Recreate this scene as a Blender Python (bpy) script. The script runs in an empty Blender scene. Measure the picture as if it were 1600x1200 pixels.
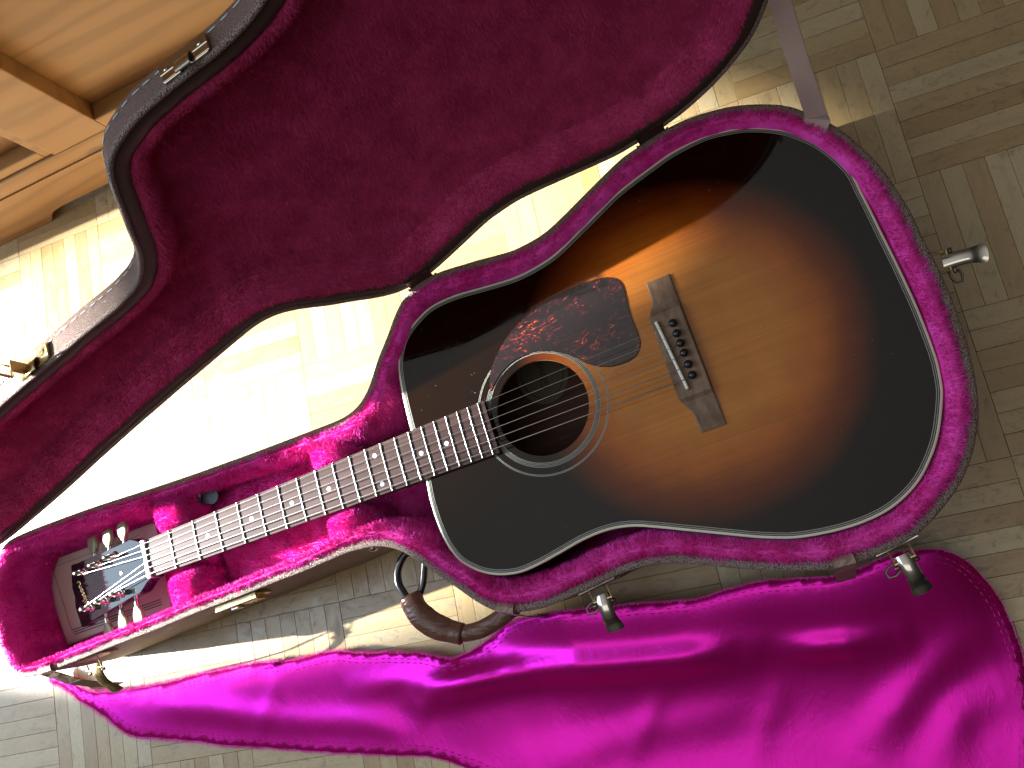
import bpy, bmesh, math, random
import numpy as np
from mathutils import Vector, Matrix
from mathutils.geometry import delaunay_2d_cdt
random.seed(7); rng = np.random.default_rng(7)
D = {"cam":{"R":[[.897394,-.29354,-.329421],[.356246,.922529,.148424],[.260332,-.25055,.932444]],"C":[.70097,-.18818,.96233],
"F":1372.9768926439651},"ZT":0.1325,"body":[[.63118,.17884,.1325],[.61234,.17068,.1325],[.59171,.16176,.1325],[.57094,.15277,.1325],
[.55044,.145,.1325],[.526,.14105,.1325],[.50382,.14038,.1325],[.46799,.14471,.1325],[.44029,.14834,.1325],[.41154,.14772,.1325],[.38949,.13958,.1325],
[.37179,.12803,.1325],[.36109,.1136,.1325],[.35465,.09753,.1325],[.35177,.08018,.1325],[.35001,.0589,.1325],[.34909,.03036,.1325],
[.34957,.00175,.1325],[.35003,-.02641,.1325],[.34834,-.04655,.1325],[.34869,-.06716,.1325],[.35106,-.08817,.1325],[.35557,-.1043,.1325],
[.36344,-.11866,.1325],[.37914,-.13267,.1325],[.39628,-.14118,.1325],[.41722,-.14568,.1325],[.43832,-.14453,.1325],[.46359,-.14033,.1325],
[.49013,-.13543,.1325],[.51573,-.1342,.1325],[.53858,-.13786,.1325],[.56004,-.14609,.1325],[.58722,-.158,.1325],[.61374,-.16962,.1325],
[.63962,-.18097,.1325],[.65253,-.18601,.1325],[.67171,-.19246,.1325],[.69217,-.19612,.1325],[.71242,-.198,.1325],[.73365,-.19798,.1325],
[.75532,-.19475,.1325],[.77459,-.18739,.1325],[.79122,-.17693,.1325],[.8064,-.16196,.1325],[.81768,-.14734,.1325],[.82728,-.13029,.1325],
[.83512,-.11365,.1325],[.83834,-.10172,.1325],[.84146,-.08604,.1325],[.84323,-.06414,.1325],[.84442,-.03796,.1325],[.84451,-.01276,.1325],
[.84407,.01438,.1325],[.84318,.04089,.1325],[.84263,.06435,.1325],[.84181,.08153,.1325],[.84112,.10226,.1325],[.83532,.12093,.1325],
[.82617,.14082,.1325],[.81318,.15795,.1325],[.80202,.16932,.1325],[.78956,.17782,.1325],[.77648,.1852,.1325],[.76255,.19083,.1325],
[.73237,.19731,.1325],[.69858,.19575,.1325],[.67446,.1906,.1325],[.65425,.18559,.1325]],"case":[[.79706,.19734,.135],[.80971,.18931,.135],
[.82105,.17839,.135],[.8394,.15473,.135],[.84963,.13484,.135],[.85832,.11187,.135],[.8642,.08997,.135],[.86713,.06846,.135],[.86958,.04618,.135],
[.86957,.01825,.135],[.87071,-.00907,.135],[.87026,-.03708,.135],[.86784,-.06682,.135],[.86526,-.08877,.135],[.85928,-.11621,.135],
[.85337,-.13569,.135],[.84562,-.15199,.135],[.83287,-.17156,.135],[.81824,-.18811,.135],[.80293,-.19989,.135],[.78524,-.21094,.135],
[.76569,-.21978,.135],[.74354,-.22397,.135],[.71807,-.22614,.135],[.69506,-.22523,.135],[.66917,-.21894,.135],[.64349,-.21042,.135],
[.61761,-.20065,.135],[.5915,-.18956,.135],[.56437,-.1793,.135],[.54208,-.17478,.135],[.51863,-.17425,.135],[.50209,-.17532,.135],
[.4848,-.17808,.135],[.45875,-.18076,.135],[.43003,-.18219,.135],[.40062,-.17794,.135],[.3883,-.17307,.135],[.3768,-.16525,.135],[.36609,-.1544,.135],
[.35562,-.14223,.135],[.34501,-.1299,.135],[.33407,-.11801,.135],[.32336,-.10474,.135],[.31212,-.09251,.135],[.29999,-.08259,.135],
[.28695,-.07505,.135],[.27284,-.07055,.135],[.26069,-.06943,.135],[.24213,-.06838,.135],[.19325,-.07114,.135],[.16037,-.07152,.135],
[.1267,-.07255,.135],[.09243,-.07361,.135],[.05769,-.07401,.135],[.02213,-.0751,.135],[-.01425,-.07689,.135],[-.06972,-.07791,.135],
[-.12695,-.07966,.135],[-.1562,-.08055,.135],[-.18572,-.08075,.135],[-.20882,-.07679,.135],[-.22088,-.06677,.135],[-.22999,-.05138,.135],
[-.23487,-.03471,.135],[-.23933,-.01022,.135],[-.23943,.0212,.135],[-.23331,.04718,.135],[-.22365,.06425,.135],[-.21432,.07422,.135],
[-.20106,.08293,.135],[-.17466,.08494,.135],[-.13589,.08439,.135],[-.06193,.08142,.135],[.00876,.07641,.135],[.07701,.07228,.135],
[.12136,.07055,.135],[.16466,.06885,.135],[.20714,.06788,.135],[.24864,.06692,.135],[.27321,.06676,.135],[.29018,.06931,.135],[.30418,.07586,.135],
[.31492,.08509,.135],[.32219,.09342,.135],[.33702,.11372,.135],[.35514,.13426,.135],[.37146,.15406,.135],[.38957,.1693,.135],[.40953,.17526,.135],
[.43102,.17662,.135],[.45923,.17337,.135],[.49523,.16801,.135],[.51292,.16538,.135],[.53148,.16602,.135],[.55049,.16859,.135],[.57085,.17565,.135],
[.5917,.18459,.135],[.60993,.1924,.135],[.63297,.20227,.135],[.65294,.20974,.135],[.68017,.21494,.135],[.69818,.21784,.135],[.72402,.21886,.135],
[.75515,.21396,.135],[.77659,.20725,.135]],"guard":[[.45167,.05563,.1335],[.45672,.0622,.1335],[.46774,.07356,.1335],[.48345,.08589,.1335],
[.49725,.09247,.1335],[.51583,.09843,.1335],[.53489,.10192,.1335],[.55685,.10406,.1335],[.57792,.10431,.1335],[.59424,.10151,.1335],
[.60393,.09588,.1335],[.60828,.08692,.1335],[.60759,.07527,.1335],[.60574,.05654,.1335],[.60639,.0356,.1335],[.60555,.0257,.1335],
[.60066,.01748,.1335],[.59391,.01339,.1335],[.58347,.01211,.1335],[.57063,.01377,.1335],[.55882,.01877,.1335],[.54793,.02684,.1335],
[.53785,.03776,.1335],[.52393,.0482,.1335],[.50532,.056,.1335],[.49145,.05731,.1335],[.47632,.05517,.1335],[.46274,.04917,.1335],
[.45215,.04125,.1335],[.44581,.03522,.1335],[.44451,.03572,.1335],[.44662,.04339,.1335]],"cloth_up":[[-.29392,-.06871,.022],[-.27147,-.08313,.022],
[-.24835,-.10256,.022],[-.22916,-.11335,.022],[-.21385,-.11654,.022],[-.18146,-.12258,.022],[-.11838,-.13037,.022],[-.06898,-.13321,.022],
[-.02135,-.13818,.022],[.02511,-.14302,.022],[.06906,-.15272,.022],[.11367,-.15587,.022],[.13909,-.16064,.022],[.16453,-.16992,.022],
[.20457,-.18025,.022],[.24319,-.19166,.022],[.27039,-.20492,.022],[.28809,-.20549,.022],[.31169,-.20207,.022],[.33371,-.19546,.022],
[.35598,-.18761,.022],[.3981,-.18922,.022],[.43069,-.19386,.022],[.47219,-.20261,.022],[.50762,-.20898,.022],[.53246,-.21499,.022],
[.56503,-.22132,.022],[.59051,-.22095,.022],[.63184,-.22353,.022],[.69156,-.23724,.022],[.72005,-.237,.022],[.74303,-.23392,.022],
[.76784,-.23472,.022]],"cloth_lo":[[.79001,-.24214,.008],[.80354,-.25342,.008],[.81457,-.27012,.008],[.82269,-.29313,.008],[.82554,-.31421,.008],
[.82565,-.34143,.008],[.82282,-.36446,.008],[.81461,-.39743,.008],[.79865,-.43938,.008],[.77171,-.48375,.008],[.7261,-.51288,.008],
[.66807,-.52903,.008],[.58273,-.51823,.008],[.49711,-.49298,.008],[.40949,-.45443,.008],[.35072,-.41715,.008],[.30701,-.3686,.008],
[.2709,-.33622,.008],[.24575,-.3201,.008],[.23101,-.31039,.008],[.20356,-.29827,.008],[.15532,-.28531,.008],[.07455,-.26231,.008],
[-.01007,-.23592,.008],[-.05435,-.22289,.008],[-.09914,-.20656,.008],[-.15526,-.18887,.008],[-.17728,-.18187,.008],[-.19754,-.17045,.008],
[-.2168,-.14862,.008],[-.239,-.12819,.008],[-.25749,-.11346,.008],[-.27731,-.09317,.008],[-.30116,-.07921,.008]],"folds":[[[[.22215,-.23563,.01],
[.28833,-.23447,.01],[.35019,-.23979,.01],[.40817,-.24997,.01],[.47709,-.26404,.01],[.53709,-.27454,.01],[.58325,-.27946,.01]],.017,.016],
[[[.60884,-.28272,.01],[.64355,-.29502,.01],[.68501,-.30347,.01],[.72661,-.30831,.01]],.012,.013],[[[.81339,-.3287,.01],[.77808,-.32961,.01],
[.74096,-.34797,.01],[.70055,-.37368,.01],[.65759,-.40512,.01]],.008,.018],[[[-.14402,-.14983,.01],[-.06053,-.17762,.01],[.04311,-.21698,.01],
[.13464,-.24225,.01],[.20951,-.2767,.01]],.006,.016],[[[.14528,-.20597,.01],[.21232,-.21273,.01],[.27419,-.22783,.01],[.33578,-.23589,.01]],
.006,.012],[[[.32515,-.33894,.01],[.4384,-.33308,.01],[.52213,-.33453,.01],[.58781,-.33856,.01]],.004,.02],[[[.71898,-.43147,.01],[.75224,-.3928,.01],
[.79228,-.37956,.01]],.007,.016],[[[-.00725,-.23087,.01],[.01994,-.19975,.01],[.04717,-.16858,.01]],.003,.01],[[[.18795,-.29265,.01],
[.2156,-.2569,.01],[.24894,-.22972,.01]],.003,.01],[[[.42789,-.36308,.01],[.47316,-.31557,.01],[.51408,-.28016,.01]],.003,.011],[[[.5543,-.39278,.01],
[.58348,-.35006,.01],[.61661,-.31444,.01]],.003,.012]],"handle":[[.2734,-.12837,.08],[.27723,-.14699,.08],[.2899,-.1645,.08],[.30573,-.17588,.08],
[.32141,-.18442,.08]],"handle2":[[.3216,-.1838,.08],[.34082,-.18523,.08],[.35829,-.18217,.08],[.37465,-.17752,.08],[.38165,-.1742,.08]],
"rodA":[[.29445,-.08366,.082],[.28076,-.0865,.082],[.26904,-.09858,.082],[.26545,-.11313,.082],[.2696,-.12849,.082]],"rodB":[[.30045,-.09297,.074],
[.2953,-.10709,.074],[.28944,-.12092,.074],[.28149,-.13125,.074]],"booklet":[[-.2303,.06319,.062],[-.2127,-.04635,.062],[-.04848,-.04942,.062],
[-.04735,.05705,.062]],"latch":[{"p":[.87863,-.00216,.12],"d":[.90565,-.00645,.12]},{"p":[.75153,-.23548,.12],
"d":[.75579,-.26275,.12]},{"p":[.48453,-.18088,.12],"d":[.48543,-.21464,.12]},{"p":[-.1227,-.08298,.12],"d":[-.12208,-.11867,.12]}],
"lock":[[.05747,-.07984,.118],[.12334,-.07702,.118]],"tabs":[[[.38761,-.17701,.118],[.40465,-.1788,.118],[.41037,-.19319,.118]],
[[.69709,-.22782,.118],[.7154,-.22887,.118],[.7033,-.23669,.118]],[[-.17913,-.07993,.118],[-.16039,-.08048,.118],[-.15605,-.10562,.118]]],
"label":[.47783,.06093,.032],"strap":[[.82048,.17193,.137],[.83739,.14493,.137]],"stud":[.25101,-.06836,.112],
"th":-0.104441,"planks":[[-.2401,.4644,1],[-.2188,.4622,1],[-.1975,.46,1],[-.1762,.4577,1],[-.1548,.4555,1],[-.1335,.4533,1],[-.1672,.543,0],
[-.165,.5643,0],[-.0851,-.112,0],[-.0828,-.0907,0],[-.0605,.1224,0],[-.0582,.1437,0],[-.056,.165,0],[-.0538,.1863,0],[.0686,-.085,0],[.0708,-.0637,0],
[.0999,.2133,0],[.1021,.2346,0],[.2111,-.1646,0],[.2133,-.1433,0],[.2155,-.122,0],[.5094,-.1959,0],[.9164,.1924,1],[.8614,.2843,0],[.8637,.3056,0],
[.9221,.041,1],[.9434,.0387,1],[.9647,.0365,1],[-.26,-.1368,1],[-.1122,.451,1],[.8951,.1946,1],[.8659,.327,0],[1.0039,.2048,0],[1.0061,.2261,0],
[1.0084,.2474,0],[-.2813,-.1345,1],[-.2387,-.139,1],[-.2174,-.1412,1],[-.0515,.2077,0],[.1043,.256,0],[.2468,.1764,0],[.9972,.1408,0],[.9994,.1621,0],
[1.0017,.1834,0],[-.3924,-.166,0],[-.3901,-.1447,0],[-.3879,-.1234,0],[-.3857,-.1021,0],[-.3834,-.0807,0],[-.3812,-.0594,0],[-.3026,-.1323,1],
[-.1961,-.1435,1],[-.1851,.3725,0],[-.0962,-.2186,0],[.027,.1348,1],[.0483,.1326,1],[.0696,.1303,1],[.0909,.1281,1],[.2446,.1551,0],[.8078,-.2272,0],
[.8681,.3483,0],[.995,.1195,0],[-.1748,-.1457,1],[.1122,.1259,1],[.1336,.1236,1],[.1549,.1214,1],[.2424,.1338,0],[.1918,.2683,1],[.4049,.246,0],
[.8851,-.106,1],[.8738,.1968,1],[.986,.0343,1],[-.2984,.3197,1],[-.1648,.1549,1],[-.1435,.1527,1],[-.0292,.4208,0],[-.027,.4421,0],[-.0247,.4634,0],
[.0485,-.2768,0],[.0507,-.2555,0],[.1236,-.177,1],[.2088,-.1859,0],[.1819,-.0323,1],[.2032,-.0345,1],[.2401,.1124,0],[.2131,.2661,1],[.2344,.2639,1],
[.2558,.2616,1],[.2771,.2594,1],[.2984,.2572,1],[.2941,-.1949,1],[.8056,-.2485,0],[.81,-.2058,0],[.9534,.3393,1],[-.277,.3175,1],[-.332,.4094,0],
[-.3298,.4307,0],[-.3276,.4521,0],[-.3253,.4734,0],[-.3231,.4947,0],[-.3209,.516,0],[-.1861,.1571,1],[-.0873,-.1333,0],[-.0314,.3995,0],
[-.0225,.4847,0],[-.0203,.506,0],[-.0043,-.1636,1],[.017,-.1658,1],[.0383,-.168,1],[.0597,-.1703,1],[.081,-.1725,1],[.1023,-.1747,1],[.1066,.2773,0],
[.1605,-.03,1],[.2245,-.0367,1],[.2458,-.039,1],[.3154,-.1971,1],[.4072,.2673,0],[.5117,-.1746,0],[.4902,.2371,1],[.5115,.2348,1],[.5328,.2326,1],
[.5541,.2304,1],[.8033,-.2698,0],[.8123,-.1845,0],[.8525,.1991,1],[.9726,-.0936,0],[.9749,-.0723,0],[.9771,-.051,0],[.9747,.3371,1],[.996,.3349,1],
[-.3197,.3219,1],[-.3186,.5373,0],[-.2714,.1661,1],[-.2501,.1638,1],[-.2287,.1616,1],[-.2074,.1594,1],[-.1873,.3512,0],[-.0739,-.0055,1],
[-.0526,-.0077,1],[-.0313,-.0099,1],[-.0099,-.0122,1],[.0,.2884,1],[.0213,.2862,1],[.2671,-.0412,1],[.3197,.2549,1],[.5754,.2281,1],[.5967,.2259,1],
[.71,.2787,0],[.7616,.3594,1],[.7829,.3572,1],[.8436,.1138,0],[.8312,.2013,1],[.8704,.3696,0],[.9682,-.1362,0],[.9704,-.1149,0],[1.0173,.3326,1],
[-.3722,.0258,1],[-.3611,.1324,0],[-.3588,.1537,0],[-.2298,-.0538,0],[-.1478,-.2994,1],[-.1265,-.3016,1],[-.1052,-.3038,1],[-.0838,-.3061,1],
[-.0625,-.3083,1],[-.0412,-.3105,1],[-.094,-.1973,0],[-.1378,.0012,1],[-.1165,-.001,1],[-.0952,-.0032,1],[-.0426,.2929,1],[-.0213,.2907,1],
[.1293,-.3284,1],[.1506,-.3306,1],[.1719,-.3329,1],[.1932,-.3351,1],[.3367,-.1993,1],[.358,-.2016,1],[.3793,-.2038,1],[.4006,-.206,1],[.422,-.2083,1],
[.4027,.2247,0],[.6181,.2237,1],[.5925,-.2261,1],[.6138,-.2284,1],[.6777,-.2351,1],[.699,-.2373,1],[.7403,.3617,1],[.7989,-.3124,0],[.8011,-.2911,0],
[.8638,-.1038,1],[.8301,-.014,0],[.8324,.0073,0],[.8346,.0286,0],[.8368,.0499,0],[.8391,.0712,0],[.8413,.0925,0],[.7886,.2058,1],[.8099,.2035,1],
[.9637,-.1789,0],[.9659,-.1575,0],[1.0073,.032,1],[1.0386,.3304,1],[1.0599,.3282,1]],"planks_rest":[[-.5441,.6471,1],[-.5555,.95,1],[-.5342,.9477,1],
[-.5129,.9455,1],[-.5589,1.1227,0],[-.5567,1.144,0],[-.547,-.4083,1],[-.5257,-.4106,1],[-.5044,-.4128,1],[-.5594,-.3208,0],[-.5572,-.2995,0],
[-.5549,-.2782,0],[-.5527,-.2569,0],[-.5505,-.2356,0],[-.5482,-.2143,0],[-.546,-.193,0],[-.5584,-.1055,1],[-.5371,-.1077,1],[-.5158,-.11,1],
[-.4944,-.1122,1],[-.4731,-.1144,1],[-.5281,-.0225,0],[-.5259,-.0012,0],[-.5237,.0201,0],[-.5214,.0415,0],[-.5192,.0628,0],[-.517,.0841,0],
[-.5147,.1054,0],[-.5484,.1951,1],[-.5271,.1929,1],[-.5058,.1906,1],[-.4845,.1884,1],[-.4632,.1862,1],[-.4419,.1839,1],[-.4969,.2759,0],
[-.4946,.2972,0],[-.4924,.3185,0],[-.4902,.3398,0],[-.4879,.3611,0],[-.4857,.3824,0],[-.4835,.4038,0],[-.5385,.4957,1],[-.5171,.4935,1],
[-.4958,.4912,1],[-.4745,.489,1],[-.4532,.4868,1],[-.4319,.4845,1],[-.4106,.4823,1],[-.4656,.5743,0],[-.4633,.5956,0],[-.4611,.6169,0],
[-.4589,.6382,0],[-.4566,.6595,0],[-.4544,.6808,0],[-.4522,.7021,0],[-.5072,.7941,1],[-.4859,.7918,1],[-.4646,.7896,1],[-.4432,.7874,1],
[-.4219,.7851,1],[-.4006,.7829,1],[-.3793,.7807,1],[-.4343,.8726,0],[-.4321,.8939,0],[-.4298,.9152,0],[-.4276,.9366,0],[-.4254,.9579,0],
[-.4231,.9792,0],[-.4209,1.0005,0],[-.4759,1.0924,1],[-.4546,1.0902,1],[-.4333,1.088,1],[-.412,1.0857,1],[-.3907,1.0835,1],[-.3693,1.0813,1],
[-.348,1.079,1],[-.4259,-.4857,0],[-.4236,-.4644,0],[-.4214,-.443,0],[-.4192,-.4217,0],[-.4169,-.4004,0],[-.4147,-.3791,0],[-.4125,-.3578,0],
[-.4675,-.2658,1],[-.4461,-.2681,1],[-.4248,-.2703,1],[-.4035,-.2725,1],[-.3822,-.2748,1],[-.3609,-.277,1],[-.3396,-.2792,1],[-.3946,-.1873,0],
[-.4362,.0325,1],[-.4149,.0303,1],[-.3936,.0281,1],[-.3509,.0236,1],[-.3296,.0213,1],[-.3083,.0191,1],[-.3633,.1111,0],[-.3566,.175,0],
[-.3544,.1963,0],[-.3521,.2176,0],[-.3499,.2389,0],[-.4049,.3309,1],[-.3836,.3287,1],[-.3623,.3264,1],[-.341,.3242,1],[-.3736,.6293,1],
[-.3523,.627,1],[-.331,.6248,1],[-.3097,.6225,1],[-.2884,.6203,1],[-.2671,.6181,1],[-.2458,.6158,1],[-.3008,.7078,0],[-.2985,.7291,0],
[-.2963,.7504,0],[-.2941,.7717,0],[-.2918,.793,0],[-.2896,.8144,0],[-.2874,.8357,0],[-.3424,.9276,1],[-.321,.9254,1],[-.2997,.9231,1],
[-.2784,.9209,1],[-.2571,.9187,1],[-.2358,.9164,1],[-.2145,.9142,1],[-.2695,1.0062,0],[-.2673,1.0275,0],[-.265,1.0488,0],[-.2628,1.0701,0],
[-.2606,1.0914,0],[-.2583,1.1127,0],[-.2561,1.134,0],[-.2811,-.5439,0],[-.2789,-.5226,0],[-.3339,-.4307,1],[-.3126,-.4329,1],[-.2913,-.4351,1],
[-.27,-.4374,1],[-.2487,-.4396,1],[-.2274,-.4418,1],[-.206,-.4441,1],[-.261,-.3521,0],[-.2588,-.3308,0],[-.2566,-.3095,0],[-.2543,-.2882,0],
[-.2521,-.2669,0],[-.2499,-.2456,0],[-.2476,-.2243,0],[-.2275,-.0324,0],[-.2253,-.0111,0],[-.2231,.0102,0],[-.2208,.0315,0],[-.2186,.0528,0],
[-.2164,.0741,0],[-.1985,.2446,0],[-.1963,.2659,0],[-.194,.2872,0],[-.1918,.3085,0],[-.1896,.3299,0],[-.1627,.5856,0],[-.1605,.6069,0],
[-.1583,.6282,0],[-.156,.6495,0],[-.1538,.6708,0],[-.2088,.7628,1],[-.1875,.7606,1],[-.1662,.7583,1],[-.1449,.7561,1],[-.1236,.7539,1],
[-.1023,.7516,1],[-.0809,.7494,1],[-.1359,.8413,0],[-.1337,.8627,0],[-.1315,.884,0],[-.1292,.9053,0],[-.127,.9266,0],[-.1248,.9479,0],
[-.1225,.9692,0],[-.1775,1.0612,1],[-.1562,1.0589,1],[-.1349,1.0567,1],[-.1136,1.0545,1],[-.0923,1.0522,1],[-.071,1.05,1],[-.0497,1.0478,1],
[-.1047,1.1397,0],[-.1275,-.5169,0],[-.1253,-.4956,0],[-.123,-.4743,0],[-.1208,-.453,0],[-.1186,-.4317,0],[-.1163,-.4104,0],[-.1141,-.3891,0],
[-.1691,-.2971,1],[-.0918,-.176,0],[-.0895,-.1546,0],[-.0649,.0798,0],[-.0627,.1011,0],[-.1065,.2996,1],[-.0852,.2974,1],[-.0639,.2951,1],
[-.0337,.3782,0],[-.0753,.598,1],[-.054,.5957,1],[-.0326,.5935,1],[-.0113,.5913,1],[.01,.589,1],[.0313,.5868,1],[.0526,.5846,1],[-.0024,.6765,0],
[-.0002,.6978,0],[.0021,.7191,0],[.0043,.7405,0],[.0065,.7618,0],[.0088,.7831,0],[.011,.8044,0],[-.044,.8963,1],[-.0227,.8941,1],[-.0014,.8919,1],
[.0199,.8896,1],[.0413,.8874,1],[.0626,.8852,1],[.0839,.8829,1],[.0289,.9749,0],[.0311,.9962,0],[.0333,1.0175,0],[.0356,1.0388,0],[.0378,1.0601,0],
[.04,1.0814,0],[.0423,1.1028,0],[.0194,-.5539,0],[-.0356,-.4619,1],[-.0142,-.4642,1],[.0071,-.4664,1],[.0284,-.4686,1],[.0497,-.4709,1],
[.071,-.4731,1],[.0923,-.4753,1],[.0373,-.3834,0],[.0396,-.3621,0],[.0418,-.3408,0],[.044,-.3195,0],[.0463,-.2981,0],[.0731,-.0424,0],
[.0753,-.0211,0],[.0775,.0002,0],[.0798,.0215,0],[.082,.0428,0],[.1088,.2986,0],[.111,.3199,0],[.1133,.3412,0],[.0583,.4332,1],[.0796,.4309,1],
[.1009,.4287,1],[.1222,.4265,1],[.1435,.4242,1],[.1648,.422,1],[.1861,.4198,1],[.1311,.5117,0],[.1334,.533,0],[.1356,.5543,0],[.1378,.5756,0],
[.1401,.5969,0],[.1423,.6183,0],[.1446,.6396,0],[.0896,.7315,1],[.1109,.7293,1],[.1322,.7271,1],[.1535,.7248,1],[.1748,.7226,1],[.1961,.7203,1],
[.2174,.7181,1],[.1624,.8101,0],[.1647,.8314,0],[.1669,.8527,0],[.1691,.874,0],[.1714,.8953,0],[.1736,.9166,0],[.1758,.9379,0],[.1208,1.0299,1],
[.1421,1.0277,1],[.1635,1.0254,1],[.1848,1.0232,1],[.2061,1.0209,1],[.2274,1.0187,1],[.2487,1.0165,1],[.1937,1.1084,0],[.1959,1.1297,0],
[.1709,-.5482,0],[.1731,-.5269,0],[.1753,-.5056,0],[.1776,-.4843,0],[.1798,-.463,0],[.182,-.4417,0],[.1843,-.4203,0],[.2145,-.3373,1],
[.2358,-.3396,1],[.2571,-.3418,1],[.2021,-.2499,0],[.2044,-.2285,0],[.2066,-.2072,0],[.2884,-.0434,1],[.2334,.0485,0],[.2357,.0698,0],[.2379,.0911,0],
[.2647,.3469,0],[.2669,.3682,0],[.2692,.3895,0],[.2714,.4108,0],[.2736,.4321,0],[.2759,.4534,0],[.2781,.4747,0],[.2231,.5667,1],[.2444,.5645,1],
[.2657,.5622,1],[.287,.56,1],[.3083,.5578,1],[.3297,.5555,1],[.351,.5533,1],[.296,.6452,0],[.2982,.6666,0],[.3004,.6879,0],[.3027,.7092,0],
[.3049,.7305,0],[.3071,.7518,0],[.3094,.7731,0],[.2544,.8651,1],[.2757,.8628,1],[.297,.8606,1],[.3183,.8584,1],[.3396,.8561,1],[.3609,.8539,1],
[.3822,.8517,1],[.3272,.9436,0],[.3295,.9649,0],[.3317,.9862,0],[.3339,1.0075,0],[.3362,1.0289,0],[.3384,1.0502,0],[.3406,1.0715,0],[.2628,-.4932,1],
[.2841,-.4955,1],[.3054,-.4977,1],[.3268,-.4999,1],[.3481,-.5022,1],[.3694,-.5044,1],[.3907,-.5066,1],[.3357,-.4147,0],[.3379,-.3934,0],
[.3402,-.372,0],[.3424,-.3507,0],[.3446,-.3294,0],[.3469,-.3081,0],[.3491,-.2868,0],[.367,-.1163,0],[.3692,-.095,0],[.3714,-.0737,0],[.3737,-.0524,0],
[.3759,-.0311,0],[.3781,-.0097,0],[.3804,.0116,0],[.3254,.1035,1],[.3467,.1013,1],[.368,.099,1],[.3893,.0968,1],[.4106,.0946,1],[.4319,.0923,1],
[.4532,.0901,1],[.3982,.1821,0],[.4005,.2034,0],[.4094,.2886,0],[.4116,.3099,0],[.3566,.4019,1],[.378,.3996,1],[.3993,.3974,1],[.4206,.3952,1],
[.4419,.3929,1],[.4632,.3907,1],[.4845,.3885,1],[.4295,.4804,0],[.4317,.5017,0],[.434,.523,0],[.4362,.5444,0],[.4384,.5657,0],[.4407,.587,0],
[.4429,.6083,0],[.3879,.7002,1],[.4092,.698,1],[.4305,.6958,1],[.4519,.6935,1],[.4732,.6913,1],[.4945,.6891,1],[.5158,.6868,1],[.4608,.7788,0],
[.463,.8001,0],[.4653,.8214,0],[.4675,.8427,0],[.4697,.864,0],[.472,.8853,0],[.4742,.9067,0],[.4192,.9986,1],[.4405,.9964,1],[.4618,.9941,1],
[.4831,.9919,1],[.5044,.9897,1],[.5258,.9874,1],[.5471,.9852,1],[.4921,1.0772,0],[.4943,1.0985,0],[.4965,1.1198,0],[.4988,1.1411,0],[.4715,-.5582,0],
[.4737,-.5369,0],[.4759,-.5156,0],[.4782,-.4942,0],[.4804,-.4729,0],[.4826,-.4516,0],[.4276,-.3597,1],[.4489,-.3619,1],[.4703,-.3641,1],
[.4916,-.3664,1],[.5129,-.3686,1],[.5342,-.3708,1],[.5555,-.3731,1],[.5005,-.2811,0],[.5027,-.2598,0],[.505,-.2385,0],[.5072,-.2172,0],
[.5139,-.1533,0],[.4589,-.0613,1],[.4802,-.0635,1],[.5015,-.0658,1],[.5228,-.068,1],[.5442,-.0702,1],[.5655,-.0725,1],[.5868,-.0747,1],
[.5318,.0172,0],[.534,.0386,0],[.5363,.0599,0],[.5385,.0812,0],[.5407,.1025,0],[.543,.1238,0],[.5452,.1451,0],[.5631,.3156,0],[.5653,.3369,0],
[.5675,.3582,0],[.5698,.3795,0],[.572,.4009,0],[.5742,.4222,0],[.5765,.4435,0],[.5215,.5354,1],[.5428,.5332,1],[.5641,.531,1],[.5854,.5287,1],
[.6067,.5265,1],[.628,.5243,1],[.6493,.522,1],[.5943,.614,0],[.5966,.6353,0],[.5988,.6566,0],[.601,.6779,0],[.6033,.6992,0],[.6055,.7205,0],
[.6077,.7418,0],[.5527,.8338,1],[.574,.8316,1],[.5954,.8293,1],[.6167,.8271,1],[.638,.8249,1],[.6593,.8226,1],[.6806,.8204,1],[.6256,.9123,0],
[.6278,.9336,0],[.6301,.955,0],[.6323,.9763,0],[.6345,.9976,0],[.6368,1.0189,0],[.639,1.0402,0],[.584,1.1322,1],[.6053,1.1299,1],[.6266,1.1277,1],
[.6479,1.1255,1],[.6693,1.1232,1],[.6906,1.121,1],[.7119,1.1188,1],[.5612,-.5245,1],[.5825,-.5267,1],[.6038,-.529,1],[.6251,-.5312,1],
[.6464,-.5334,1],[.6677,-.5357,1],[.6891,-.5379,1],[.6341,-.4459,0],[.6363,-.4246,0],[.6385,-.4033,0],[.6408,-.382,0],[.643,-.3607,0],
[.6452,-.3394,0],[.6475,-.3181,0],[.6351,-.2306,1],[.6564,-.2328,1],[.7203,-.2395,1],[.6653,-.1476,0],[.6676,-.1263,0],[.6698,-.105,0],
[.672,-.0836,0],[.6743,-.0623,0],[.6765,-.041,0],[.6787,-.0197,0],[.6237,.0722,1],[.645,.07,1],[.6664,.0678,1],[.6877,.0655,1],[.709,.0633,1],
[.7303,.0611,1],[.7516,.0588,1],[.6966,.1508,0],[.6988,.1721,0],[.7011,.1934,0],[.7033,.2147,0],[.7055,.236,0],[.7078,.2573,0],[.655,.3706,1],
[.6763,.3684,1],[.6976,.3661,1],[.7189,.3639,1],[.7279,.4491,0],[.7301,.4705,0],[.7323,.4918,0],[.7346,.5131,0],[.7368,.5344,0],[.739,.5557,0],
[.7413,.577,0],[.6863,.669,1],[.7076,.6667,1],[.7289,.6645,1],[.7502,.6623,1],[.7715,.66,1],[.7928,.6578,1],[.8142,.6556,1],[.7592,.7475,0],
[.7614,.7688,0],[.7636,.7901,0],[.7659,.8114,0],[.7681,.8328,0],[.7703,.8541,0],[.7726,.8754,0],[.7176,.9673,1],[.7389,.9651,1],[.7602,.9629,1],
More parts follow.
